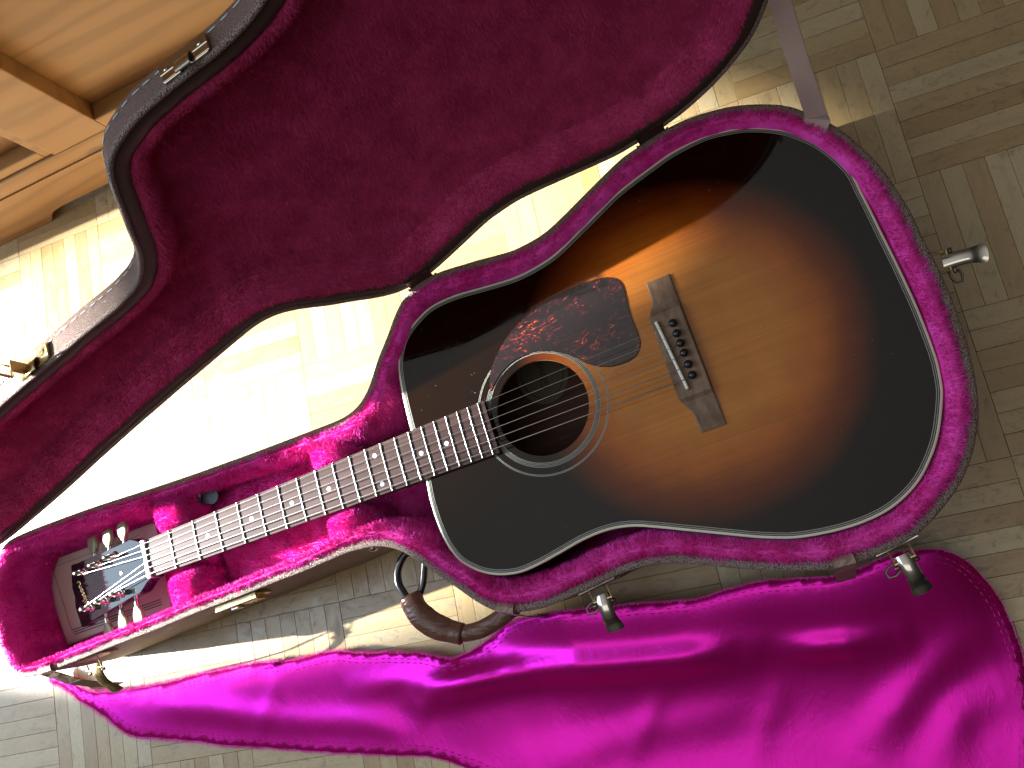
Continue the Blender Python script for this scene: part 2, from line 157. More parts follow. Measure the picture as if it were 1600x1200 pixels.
[.7815,.9606,1],[.8028,.9584,1],[.8241,.9562,1],[.8454,.9539,1],[.7904,1.0459,0],[.7927,1.0672,0],[.7949,1.0885,0],[.7971,1.1098,0],[.7994,1.1311,0],
[.7743,-.5468,0],[.7765,-.5255,0],[.7788,-.5042,0],[.781,-.4829,0],[.726,-.3909,1],[.7473,-.3932,1],[.7686,-.3954,1],[.7899,-.3976,1],
[.8112,-.3999,1],[.8326,-.4021,1],[.8539,-.4044,1],[.7573,-.0926,1],[.7786,-.0948,1],[.7999,-.0971,1],[.8212,-.0993,1],[.8425,-.1015,1],
[.8726,.3909,0],[.8748,.4122,0],[.8198,.5041,1],[.8411,.5019,1],[.8625,.4997,1],[.8838,.4974,1],[.9051,.4952,1],[.9264,.493,1],[.9477,.4907,1],
[.8927,.5827,0],[.8949,.604,0],[.8972,.6253,0],[.8994,.6466,0],[.9016,.6679,0],[.9039,.6893,0],[.9061,.7106,0],[.8511,.8025,1],[.8724,.8003,1],
[.8937,.798,1],[.915,.7958,1],[.9364,.7936,1],[.9577,.7913,1],[.979,.7891,1],[.924,.8811,0],[.9262,.9024,0],[.9284,.9237,0],[.9307,.945,0],
[.9329,.9663,0],[.9351,.9876,0],[.9374,1.0089,0],[.8824,1.1009,1],[.9037,1.0986,1],[.925,1.0964,1],[.9463,1.0942,1],[.9676,1.0919,1],[.9889,1.0897,1],
[1.0102,1.0875,1],[.8595,-.5558,1],[.8809,-.558,1],[.9324,-.4772,0],[.9347,-.4559,0],[.9369,-.4346,0],[.9391,-.4133,0],[.9414,-.392,0],
[.9436,-.3707,0],[.9458,-.3494,0],[.8908,-.2574,1],[.9121,-.2596,1],[.9334,-.2619,1],[.9548,-.2641,1],[.9761,-.2663,1],[.9974,-.2686,1],
[1.0187,-.2708,1],[1.0287,.0298,1],[1.05,.0276,1],[1.0812,.3259,1],[1.0262,.4179,0],[1.0285,.4392,0],[1.0307,.4605,0],[1.0329,.4818,0],
[1.0352,.5031,0],[1.0374,.5244,0],[1.0396,.5457,0],[.9846,.6377,1],[1.006,.6355,1],[1.0273,.6332,1],[1.0486,.631,1],[1.0699,.6288,1],[1.0912,.6265,1],
[1.1125,.6243,1],[1.0575,.7162,0],[1.0598,.7376,0],[1.062,.7589,0],[1.0642,.7802,0],[1.0665,.8015,0],[1.0687,.8228,0],[1.0709,.8441,0],
[1.0159,.9361,1],[1.0372,.9338,1],[1.0585,.9316,1],[1.0799,.9294,1],[1.1012,.9271,1],[1.1225,.9249,1],[1.1438,.9227,1],[1.0888,1.0146,0],
[1.091,1.0359,0],[1.0933,1.0572,0],[1.0955,1.0785,0],[1.0977,1.0999,0],[1.1,1.1212,0],[1.1022,1.1425,0],[1.0749,-.5568,0],[1.0771,-.5355,0],
[1.0794,-.5142,0],[1.0244,-.4222,1],[1.0457,-.4245,1],[1.067,-.4267,1],[1.0883,-.4289,1],[1.1096,-.4312,1],[1.1309,-.4334,1],[1.1522,-.4356,1],
[1.0972,-.3437,0],[1.0995,-.3224,0],[1.1017,-.3011,0],[1.1039,-.2797,0],[1.1062,-.2584,0],[1.1084,-.2371,0],[1.1106,-.2158,0],[1.0556,-.1239,1],
[1.077,-.1261,1],[1.0983,-.1283,1],[1.1196,-.1306,1],[1.1409,-.1328,1],[1.1622,-.135,1],[1.1835,-.1373,1],[1.1285,-.0453,0],[1.1307,-.024,0],
[1.133,-.0027,0],[1.1352,.0186,0],[1.1374,.0399,0],[1.1397,.0612,0],[1.1419,.0826,0],[1.0869,.1745,1],[1.1082,.1723,1],[1.1295,.17,1],
[1.1509,.1678,1],[1.1722,.1656,1],[1.1935,.1633,1],[1.2148,.1611,1],[1.1598,.2531,0],[1.162,.2744,0],[1.1643,.2957,0],[1.1665,.317,0],
[1.1687,.3383,0],[1.171,.3596,0],[1.1732,.3809,0],[1.1182,.4729,1],[1.1395,.4706,1],[1.1608,.4684,1],[1.1821,.4662,1],[1.2034,.4639,1],
[1.2248,.4617,1],[1.2461,.4595,1],[1.1911,.5514,0],[1.1933,.5727,0],[1.1955,.594,0],[1.1978,.6154,0],[1.2,.6367,0],[1.2022,.658,0],[1.2045,.6793,0],
[1.1495,.7712,1],[1.1708,.769,1],[1.1921,.7668,1],[1.2134,.7645,1],[1.2347,.7623,1],[1.256,.7601,1],[1.2773,.7578,1],[1.2223,.8498,0],
[1.2246,.8711,0],[1.2268,.8924,0],[1.229,.9137,0],[1.2313,.935,0],[1.2335,.9563,0],[1.2357,.9777,0],[1.1807,1.0696,1],[1.2021,1.0674,1],
[1.2234,1.0651,1],[1.2447,1.0629,1],[1.266,1.0607,1],[1.2873,1.0584,1],[1.3086,1.0562,1],[1.2536,1.1481,0],[1.2308,-.5085,0],[1.233,-.4872,0],
[1.2353,-.4659,0],[1.2375,-.4446,0],[1.2397,-.4233,0],[1.242,-.4019,0],[1.2442,-.3806,0],[1.1892,-.2887,1],[1.2105,-.2909,1],[1.2318,-.2931,1],
[1.2531,-.2954,1],[1.2744,-.2976,1],[1.2957,-.2998,1],[1.3171,-.3021,1],[1.2621,-.2101,0],[1.2643,-.1888,0],[1.2665,-.1675,0],[1.2688,-.1462,0],
[1.271,-.1249,0],[1.2732,-.1036,0],[1.2755,-.0823,0],[1.2205,.0097,1],[1.2418,.0075,1],[1.2631,.0052,1],[1.2844,.003,1],[1.3057,.0008,1],
[1.327,-.0015,1],[1.3483,-.0037,1],[1.2933,.0882,0],[1.2956,.1095,0],[1.2978,.1309,0],[1.3,.1522,0],[1.3023,.1735,0],[1.3045,.1948,0],
[1.3067,.2161,0],[1.2517,.3081,1],[1.273,.3058,1],[1.2944,.3036,1],[1.3157,.3014,1],[1.337,.2991,1],[1.3246,.3866,0],[1.3268,.4079,0],
[1.3291,.4292,0],[1.3313,.4505,0],[1.3335,.4718,0],[1.3358,.4932,0],[1.338,.5145,0],[1.283,.6064,1],[1.3043,.6042,1],[1.3256,.6019,1],
[1.3469,.5997,1],[1.3143,.9048,1],[1.3356,.9025,1],[1.3227,-.4535,1],[1.344,-.4557,1]],"lid":[[.38625,.03871],[.3977,.04866],[.4074,.06131],
[.4222,.08777],[.42943,.10923],[.43466,.13354],[.43723,.15637],[.43691,.17834],[.43599,.20102],[.43176,.22898],[.42877,.2565],[.42409,.28448],
[.41716,.31389],[.41126,.33547],[.40112,.36204],[.39226,.38065],[.38203,.3958],[.36631,.41346],[.34916,.42782],[.33205,.4373],[.31266,.44568],
[.29176,.45158],[.26894,.45243],[.24311,.45074],[.22022,.44636],[.19524,.43614],[.17082,.42373],[.14639,.41003],[.12193,.39498],[.09632,.3806],
[.07469,.37271],[.05129,.36864],[.03456,.3672],[.01684,.36735],[-.00965,.36609],[-.03862,.36318],[-.06742,.35448],[-.07901,.34774],[-.08935,.33817],
[-.09843,.32569],[-.10707,.31192],[-.11583,.29797],[-.12498,.28441],[-.1337,.2695],[-.1431,.25556],[-.15375,.2438],[-.16566,.23427],[-.17911,.22763],
[-.1911,.22468],[-.20953,.22081],[-.25889,.21619],[-.29187,.21159],[-.32573,.20754],[-.3602,.20341],[-.39504,.19856],[-.4308,.19427],[-.46751,.19056],
[-.52319,.18319],[-.58076,.17629],[-.61017,.17276],[-.63976,.16849],[-.66229,.16104],[-.67285,.14917],[-.67964,.13239],[-.68201,.11496],
[-.68277,.08977],[-.67812,.0583],[-.66806,.03321],[-.6558,.01758],[-.64496,.00901],[-.63036,.0023],[-.60363,.00427],[-.56489,.01069],[-.4913,.02485],
[-.42128,.04056],[-.35358,.05501],[-.30943,.06346],[-.26633,.0717],[-.22395,.07911],[-.18254,.08634],[-.15798,.09021],[-.1406,.09022],
[-.12559,.08578],[-.11344,.07817],[-.1049,.07093],[-.08698,.05285],[-.06573,.03502],[-.04641,.01767],[-.02596,.00515],[-.00508,.0022],[.01664,.00409],
[.04439,.01161],[.07962,.02242],[.09694,.02773],[.11561,.0299],[.13504,.0302],[.15649,.02621],[.17872,.02041],[.19815,.01535],[.22271,.00895],
[.24383,.00449],[.27189,.00341],[.29035,.00323],[.31638,.00611],[.34681,.01573],[.36726,.02569]],"lidF":[[.408904491,.177366419,.135],
[.98878,.14937,.0],[-.0206,.13639,.99044],[.14794,-.97933,.13794]]}
# ------------------------------------------------------------------ camera, world, lamps, exposure
sc = bpy.context.scene
COL = sc.collection
cd = bpy.data.cameras.new('camera'); cam = bpy.data.objects.new('camera', cd); COL.objects.link(cam)
Rw = np.array(D['cam']['R']); CAM = np.array(D['cam']['C'])
Mw = np.eye(4); Mw[:3, :3] = Rw.T; Mw[:3, 3] = CAM
cam.matrix_world = Matrix(Mw.tolist())
cd.sensor_width = 36; cd.lens = D['cam']['F'] / 1600 * 36; cd.clip_start = .01; cd.clip_end = 50
sc.camera = cam
sc.view_settings.view_transform = 'Standard'; sc.view_settings.look = 'None'
sc.view_settings.exposure = 0; sc.view_settings.gamma = 1
ZT = D['ZT']; ZR = .135

w = bpy.data.worlds.new("World"); sc.world = w; w.use_nodes = True
nt = w.node_tree; bg = nt.nodes['Background']
tc = nt.nodes.new('ShaderNodeTexCoord'); sx = nt.nodes.new('ShaderNodeSeparateXYZ')
nt.links.new(tc.outputs['Generated'], sx.inputs[0])
# a room: pale ceiling overhead, brighter towards the window wall (-x), duller furniture and walls low down
r1 = nt.nodes.new('ShaderNodeValToRGB'); nt.links.new(sx.outputs['Z'], r1.inputs[0])
r1.color_ramp.elements[0].position = .25; r1.color_ramp.elements[0].color = (.045, .041, .036, 1)
r1.color_ramp.elements[1].position = .97; r1.color_ramp.elements[1].color = (.375, .362, .345, 1)
e_ = r1.color_ramp.elements.new(.74); e_.color = (.13, .122, .11, 1)
r2 = nt.nodes.new('ShaderNodeMapRange'); nt.links.new(sx.outputs['X'], r2.inputs[0])
r2.inputs[1].default_value = -.8; r2.inputs[2].default_value = .5; r2.inputs[3].default_value = 2.3; r2.inputs[4].default_value = .62
r3_ = nt.nodes.new('ShaderNodeMapRange'); nt.links.new(sx.outputs['Y'], r3_.inputs[0])
r3_.inputs[1].default_value = -.6; r3_.inputs[2].default_value = .1; r3_.inputs[3].default_value = .45; r3_.inputs[4].default_value = 1.0
mm = nt.nodes.new('ShaderNodeMath'); mm.operation = 'MULTIPLY'; nt.links.new(r2.outputs[0], mm.inputs[0]); nt.links.new(r3_.outputs[0], mm.inputs[1])
mx = nt.nodes.new('ShaderNodeMix'); mx.data_type = 'RGBA'; mx.blend_type = 'MULTIPLY'; mx.inputs[0].default_value = 1
nt.links.new(r1.outputs[0], mx.inputs[6]); nt.links.new(mm.outputs[0], mx.inputs[7])
nt.links.new(mx.outputs[2], bg.inputs[0]); bg.inputs[1].default_value = 1.0

def lamp(name, kind, loc, to, power, color, **kw):
    l = bpy.data.lights.new(name, kind); l.energy = power; l.color = color
    for k, v in kw.items(): setattr(l, k, v)
    o = bpy.data.objects.new(name, l); COL.objects.link(o); o.location = loc
    o.rotation_euler = (Vector(to) - Vector(loc)).to_track_quat('-Z', 'Y').to_euler()
    return o
SUN_EL, SUN_AZ = math.radians(25), math.radians(-7)
sd = Vector((math.cos(SUN_EL) * math.cos(SUN_AZ), math.cos(SUN_EL) * math.sin(SUN_AZ), -math.sin(SUN_EL)))
tgt = Vector((-.01, .20, .0))
lamp('sunlight_through_window', 'SPOT', tgt - sd * 7, tgt, 28000, (1, .985, .96), spot_size=2 * math.atan(.335 / 7), spot_blend=.12, shadow_soft_size=.045)
t2 = Vector((.085, .188, .335))
lamp('sunlight_through_upper_pane', 'SPOT', t2 - sd * 7, t2, 18000, (1, .95, .88), spot_size=2 * math.atan(.062 / 7), spot_blend=.5, shadow_soft_size=.03)
lamp('overhead_fill_lamp', 'AREA', (.05, -.80, 2.6), (.25, -.55, 0), 8, (1, .95, .9), shape='RECTANGLE', size=2.4, size_y=.95).rotation_euler = (0, 0, 0)  # added overhead panel for gloss on the satin and fill, no known fixture
lamp('window_skylight', 'AREA', (-1.95, .78, 1.80), (0, .48, .6), 76, (.60, .79, 1), shape='RECTANGLE', size=1.9, size_y=3.0)

# ------------------------------------------------------------------ helpers
ORG = {}
def link(name, me, mat, parent=None, origin=None, smooth=False):
    """me has world coordinates; the origin is moved to `origin` (default: middle of the base)"""
    n = len(me.vertices); co = np.empty(n * 3); me.vertices.foreach_get('co', co); co = co.reshape(-1, 3)
    if origin is None:
        mn, mxx = co.min(0), co.max(0); origin = ((mn[0] + mxx[0]) / 2, (mn[1] + mxx[1]) / 2, mn[2])
    origin = np.array(origin, float)
    me.vertices.foreach_set('co', (co - origin).ravel())
    if mat: me.materials.append(mat)
    if smooth: me.polygons.foreach_set('use_smooth', np.ones(len(me.polygons), bool))
    me.update()
    o = bpy.data.objects.new(name, me); COL.objects.link(o)
    base = np.zeros(3)
    if parent is not None: o.parent = parent; base = ORG[parent.name]
    o.location = (origin - base).tolist(); ORG[o.name] = origin
    return o
def raw(V, F):
    me = bpy.data.meshes.new('m'); me.from_pydata([tuple(map(float, v)) for v in V], [], [tuple(map(int, f)) for f in F]); me.validate(); return me
def mesh(name, V, F, mat, parent=None, origin=None, smooth=False): return link(name, raw(V, F), mat, parent, origin, smooth)
def empty(name, loc, label, cat, group=None):
    o = bpy.data.objects.new(name, None); COL.objects.link(o); o.location = loc; o.empty_display_size = .05
    ORG[o.name] = np.array(loc, float); o['label'] = label; o['category'] = cat
    if group: o['group'] = group
    return o
def tag(o, label=None, cat=None, kind=None, group=None):
    if label: o['label'] = label
    if cat: o['category'] = cat
    if kind: o['kind'] = kind
    if group: o['group'] = group
    return o
class MB:
    def __init__(s): s.V = []; s.F = []
    def add(s, V, F):
        b = len(s.V); s.V += [tuple(v) for v in V]; s.F += [tuple(i + b for i in f) for f in F]; return s
    def box(s, c, ax, ay, az, hx, hy, hz):
        c = np.array(c, float); ax, ay, az = [np.array(a, float) for a in (ax, ay, az)]
        V = [c + ax * hx * i + ay * hy * j + az * hz * k for i in (-1, 1) for j in (-1, 1) for k in (-1, 1)]
        return s.add(V, [(0, 1, 3, 2), (4, 6, 7, 5), (0, 4, 5, 1), (2, 3, 7, 6), (0, 2, 6, 4), (1, 5, 7, 3)])
    def tube(s, P, r, seg=8, cap=True, flat=1.0):
        P = [np.array(p, float) for p in P]; n = len(P); rs = r if hasattr(r, '__len__') else [r] * n
        up = np.array((0, 0, 1.)); V = []
        for i, p in enumerate(P):
            t = P[min(i + 1, n - 1)] - P[max(i - 1, 0)]; t /= np.linalg.norm(t) + 1e-12
            a = np.cross(t, up)
            if np.linalg.norm(a) < .05: a = np.cross(t, (1, 0, 0))
            a /= np.linalg.norm(a); b = np.cross(a, t)
            for k in range(seg):
                th = 2 * math.pi * k / seg; V.append(p + a * math.cos(th) * rs[i] + b * math.sin(th) * rs[i] * flat)
        F = [(i * seg + k, i * seg + (k + 1) % seg, (i + 1) * seg + (k + 1) % seg, (i + 1) * seg + k) for i in range(n - 1) for k in range(seg)]
        if cap: F += [tuple(range(seg))[::-1], tuple((n - 1) * seg + k for k in range(seg))]
        return s.add(V, F)
    def lathe(s, c, axis, prof, seg=20):
        """prof: (radius, distance along axis)"""
        c = np.array(c, float); ax = np.array(axis, float); ax /= np.linalg.norm(ax)
        a = np.cross(ax, (0, 0, 1.) if abs(ax[2]) < .9 else (1., 0, 0)); a /= np.linalg.norm(a); b = np.cross(ax, a); V = []
        for r, h in prof:
            for k in range(seg):
                th = 2 * math.pi * k / seg; V.append(c + ax * h + (a * math.cos(th) + b * math.sin(th)) * r)
        n = len(prof); F = [(i * seg + k, i * seg + (k + 1) % seg, (i + 1) * seg + (k + 1) % seg, (i + 1) * seg + k) for i in range(n - 1) for k in range(seg)]
        F += [tuple(range(seg))[::-1], tuple((n - 1) * seg + k for k in range(seg))]
        return s.add(V, F)
    def make(s, name, mat, parent=None, smooth=False, bevel=0, origin=None, seg=2, angle=.6):
        me = raw(s.V, s.F)
        bm = bmesh.new(); bm.from_mesh(me)
        bmesh.ops.recalc_face_normals(bm, faces=bm.faces)
        if bevel:
            ed = [e for e in bm.edges if len(e.link_faces) == 2 and e.calc_face_angle(0) > angle]
            bmesh.ops.bevel(bm, geom=ed, offset=bevel, segments=seg, profile=.6, affect='EDGES', clamp_overlap=True)
        bm.to_mesh(me); bm.free()
        o = link(name, me, mat, parent, origin, smooth)
        if smooth and not bevel:
            try: me.set_sharp_from_angle(angle=.9)
            except Exception: pass
        return o
def resample(P, N, sm=0.0):
    P = np.array(P, float)[:, :2]; n = len(P); out = []
    for i in range(n):   # centripetal-ish Catmull-Rom, dense
        p0, p1, p2, p3 = P[i - 1], P[i], P[(i + 1) % n], P[(i + 2) % n]
        for t in np.linspace(0, 1, 12, endpoint=False):
            out.append(.5 * ((2 * p1) + (-p0 + p2) * t + (2 * p0 - 5 * p1 + 4 * p2 - p3) * t * t + (-p0 + 3 * p1 - 3 * p2 + p3) * t ** 3))
    Q = np.array(out)
    def even(Q, N):
        L = np.r_[0, np.cumsum(np.linalg.norm(np.roll(Q, -1, 0) - Q, axis=1))]; s = np.linspace(0, L[-1], N, endpoint=False)
        Qc = np.vstack([Q, Q[:1]]); return np.stack([np.interp(s, L, Qc[:, k]) for k in (0, 1)], 1)
    Q = even(Q, N)
    if sm > 0:
        L = np.linalg.norm(np.roll(Q, -1, 0) - Q, axis=1).sum() / N; k = int(3 * sm / L) + 1
        wts = np.exp(-.5 * (np.arange(-k, k + 1) * L / sm) ** 2); wts /= wts.sum()
        Q = sum(wt * np.roll(Q, -i, 0) for wt, i in zip(wts, range(-k, k + 1))); Q = even(Q, N)
    a = (Q[:, 0] * np.roll(Q[:, 1], -1) - Q[:, 1] * np.roll(Q[:, 0], -1)).sum()
    return Q if a > 0 else Q[::-1].copy()   # counter-clockwise
def normals(Q):
    t = np.roll(Q, -1, 0) - np.roll(Q, 1, 0); t /= np.linalg.norm(t, axis=1)[:, None] + 1e-12
    return np.stack([t[:, 1], -t[:, 0]], 1)   # outward for ccw
def inset(Q, d):
    d = np.asarray(d, float); return Q - normals(Q) * (d[:, None] if d.ndim else d)
def inside(P, poly):
    P = np.asarray(P); x, y = P[:, 0], P[:, 1]; r = np.zeros(len(P), bool); n = len(poly)
    for i in range(n):
        x1, y1 = poly[i]; x2, y2 = poly[i - 1]
        if y1 == y2: continue
        c = ((y1 > y) != (y2 > y)) & (x < (x2 - x1) * (y - y1) / (y2 - y1) + x1); r ^= c
    return r
def cdt(loops, step, seed=1, margin=.4):
    """triangulate the area inside loops[0] (minus the others) with interior grid points"""
    rg = np.random.default_rng(seed); out = np.array(loops[0]); mn, mxx = out.min(0), out.max(0)
    gx, gy = np.meshgrid(np.arange(mn[0], mxx[0], step), np.arange(mn[1], mxx[1], step * .87)); gx = gx + (np.arange(gx.shape[0]) % 2)[:, None] * step / 2
    G = np.stack([gx.ravel(), gy.ravel()], 1) + rg.uniform(-.08, .08, (gx.size, 2)) * step
    k = inside(G, out)
    for h in loops[1:]: k &= ~inside(G, h)
    G = G[k]; allb = np.vstack(loops)
    dmin = np.full(len(G), 9.)
    for c in range(0, len(allb), 200): dmin = np.minimum(dmin, np.sqrt(((G[:, None] - allb[None, c:c + 200]) ** 2).sum(2)).min(1))
    G = G[dmin > step * margin]
    vs = [Vector(p) for p in np.vstack([allb, G]).tolist()]; fs = []; b = 0
    for i, l in enumerate(loops): fs.append(list(range(b, b + len(l))) if i == 0 else list(range(b, b + len(l)))[::-1]); b += len(l)
    ed = []; b = 0
    for l in loops: n = len(l); ed += [(b + i, b + (i + 1) % n) for i in range(n)]; b += n
    r = delaunay_2d_cdt(vs, ed, [], 0, 1e-7, False)
    V = np.array([tuple(v) for v in r[0]]); F = np.array(r[2]) if len(r[2]) else np.zeros((0, 3), int)
    c = V[F].mean(1); k = inside(c, out)
    for h in loops[1:]: k &= ~inside(c, h)
    F = F[k]; a = V[F]; ar = np.cross(a[:, 1] - a[:, 0], a[:, 2] - a[:, 0]); F[ar < 0] = F[ar < 0][:, ::-1]
    return V, F
def strip(rings, closed=True):
    """rings: list of (N,3) arrays -> quads"""
    N = len(rings[0]); V = np.vstack(rings); F = []
    for i in range(len(rings) - 1):
        for k in range(N if closed else N - 1): F.append((i * N + k, i * N + (k + 1) % N, (i + 1) * N + (k + 1) % N, (i + 1) * N + k))
    return V, F
def r3(Q, z): return np.column_stack([Q, np.full(len(Q), z) if np.ndim(z) == 0 else z])
def wob(P, f, s=0):
    """smooth pseudo-noise in -1..1"""
    x, y, z = P[:, 0] * f, P[:, 1] * f, P[:, 2] * f
    return (np.sin(x * 1.7 + 1.3 * np.sin(y * 1.1 + s) + s) + np.sin(y * 1.9 + 1.1 * np.sin(z * 1.3 + x * .7 + 2 * s) + 2.1) + np.sin(z * 1.6 + 1.7 * np.sin(x * .9 - y * .5 + s) + 4.2)) / 3
def fur(V, F, n, length, width, lean=(0, 0, 0), spread=.75, avoid=None, seed=3, clump=260):
    """short pile: n little tapered fibres standing on the faces, leaning together in clumps"""
    rg = np.random.default_rng(seed); T = []
    for f in F:
        for i in range(1, len(f) - 1): T.append((f[0], f[i], f[i + 1]))
    T = np.array(T); V = np.array(V, float); A, B, Cc = V[T[:, 0]], V[T[:, 1]], V[T[:, 2]]
    nr = np.cross(B - A, Cc - A); ar = np.linalg.norm(nr, axis=1); nr /= ar[:, None] + 1e-15
    i = rg.choice(len(T), n, p=ar / ar.sum()); u, v = rg.random(n), rg.random(n); k = u + v > 1; u[k], v[k] = 1 - u[k], 1 - v[k]
    P = A[i] + (B - A)[i] * u[:, None] + (Cc - A)[i] * v[:, None]; N = nr[i]
    cl = np.stack([wob(P, clump, 0), wob(P, clump * 1.1, 5), wob(P, clump * .9, 9)], 1) + .7 * np.stack([wob(P, clump * 2.7, 1), wob(P, clump * 2.4, 6), wob(P, clump * 2.9, 8)], 1)
    d = N + cl * spread + np.array(lean) + rg.normal(size=(n, 3)) * .22; d /= np.linalg.norm(d, axis=1)[:, None]
    bad = (d * N).sum(1) < .15; d[bad] += N[bad] * .6; d /= np.linalg.norm(d, axis=1)[:, None]
    L = length * rg.uniform(.55, 1.15, n) * (1 + .35 * wob(P, clump * .6, 3)); tip = P + d * L[:, None]
    if avoid is not None:
        k = ~inside(tip[:, :2], avoid); P, N, d, L, tip = P[k], N[k], d[k], L[k], tip[k]; n = len(P)
    side = np.cross(d, rg.normal(size=(n, 3))); side /= np.linalg.norm(side, axis=1)[:, None] + 1e-12
    bend = cl[:n] * .0 ; mid = P + d * (L * .55)[:, None] + N * (L * .06)[:, None]; wd = width * rg.uniform(.6, 1.3, n)[:, None]
    W = np.concatenate([P - side * wd, P + side * wd, mid - side * wd * .7, mid + side * wd * .7, tip])
    a = np.arange(n); Q4 = np.stack([a, a + n, a + 3 * n, a + 2 * n], 1); Q3 = np.stack([a + 2 * n, a + 3 * n, a + 4 * n], 1)
    return W, Q4, Q3
def fast(V, polys):
    """polys: list of int arrays (M,k)"""
    me = bpy.data.meshes.new('m'); V = np.asarray(V, np.float32); me.vertices.add(len(V)); me.vertices.foreach_set('co', V.ravel())
    loops = np.concatenate([p.ravel() for p in polys]).astype(np.int32); tot = np.concatenate([np.full(len(p), p.shape[1]) for p in polys]).astype(np.int32)
    me.loops.add(len(loops)); me.loops.foreach_set('vertex_index', loops); me.polygons.add(len(tot))
    st = np.r_[0, np.cumsum(tot)[:-1]].astype(np.int32); me.polygons.foreach_set('loop_start', st)
    try: me.polygons.foreach_set('loop_total', tot)
    except Exception: pass
    me.update(calc_edges=True); me.validate(); return me
def furry(name, V, F, mat, parent, n, length, width, **kw):
    V = np.asarray(V, float); W, Q4, Q3 = fur(V, F, n, length, width, **kw); b = len(V)
    g = {}
    for f in F: g.setdefault(len(f), []).append(f)
    polys = [np.array(x) for x in g.values()] + [Q4 + b, Q3 + b]
    me = fast(np.vstack([V, W]), polys)
    return link(name, me, mat, parent, smooth=True)

# ------------------------------------------------------------------ materials
def M(name, col=(.5, .5, .5), rough=.5, metal=0, **kw):
    m = bpy.data.materials.new(name); m.use_nodes = True; b = m.node_tree.nodes['Principled BSDF']
    b.inputs['Base Color'].default_value = (*col, 1); b.inputs['Roughness'].default_value = rough; b.inputs['Metallic'].default_value = metal
    for k, v in kw.items(): b.inputs[k.replace('_', ' ')].default_value = v
    return m
class NG:
    def __init__(s, m): s.t = m.node_tree; s.b = s.t.nodes['Principled BSDF']; s.tc = s.n('TexCoord')
    def n(s, k, **kw):
        x = s.t.nodes.new('ShaderNode' + k)
        for a, v in kw.items(): setattr(x, a, v)
        return x
    def l(s, a, b): s.t.links.new(a, b)
    def map(s, scale=(1, 1, 1), src=None, rot=(0, 0, 0)):
        mp = s.n('Mapping'); mp.inputs['Scale'].default_value = scale; mp.inputs['Rotation'].default_value = rot
        s.l(src or s.tc.outputs['Object'], mp.inputs[0]); return mp.outputs[0]
    def noise(s, vec, scale, detail=4, rough=.55, dist=0):
        x = s.n('TexNoise'); x.inputs['Scale'].default_value = scale; x.inputs['Detail'].default_value = detail
        x.inputs['Roughness'].default_value = rough; x.inputs['Distortion'].default_value = dist; s.l(vec, x.inputs['Vector']); return x.outputs[0]
    def ramp(s, fac, pts, mode='LINEAR'):
        r = s.n('ValToRGB'); r.color_ramp.interpolation = mode; e = r.color_ramp.elements
        while len(e) < len(pts): e.new(.5)
        for i, (p, c) in enumerate(pts): e[i].position = p; e[i].color = (*c, 1) if len(c) == 3 else c
        s.l(fac, r.inputs[0]); return r.outputs[0]
    def mix(s, fac, a, b, mode='MIX'):
        x = s.n('Mix', data_type='RGBA', blend_type=mode)
        for i, v in ((0, fac), (6, a), (7, b)):
            if hasattr(v, 'links'): s.l(v, x.inputs[i])
            elif i == 0: x.inputs[0].default_value = v
            else: x.inputs[i].default_value = (*v, 1)
        return x.outputs[2]
    def math(s, op, a, b=0, c=0):
        x = s.n('Math', operation=op)
        for i, v in enumerate((a, b, c)):
            if hasattr(v, 'links'): s.l(v, x.inputs[i])
            else: x.inputs[i].default_value = v
        return x.outputs[0]
    def bump(s, h, strength, dist):
        x = s.n('Bump'); x.inputs['Strength'].default_value = strength; x.inputs['Distance'].default_value = dist; s.l(h, x.inputs['Height']); s.l(x.outputs[0], s.b.inputs['Normal'])
    def base(s, c): s.l(c, s.b.inputs['Base Color'])
    def rough(s, c): s.l(c, s.b.inputs['Roughness'])
G = lambda v: (v, v, v)

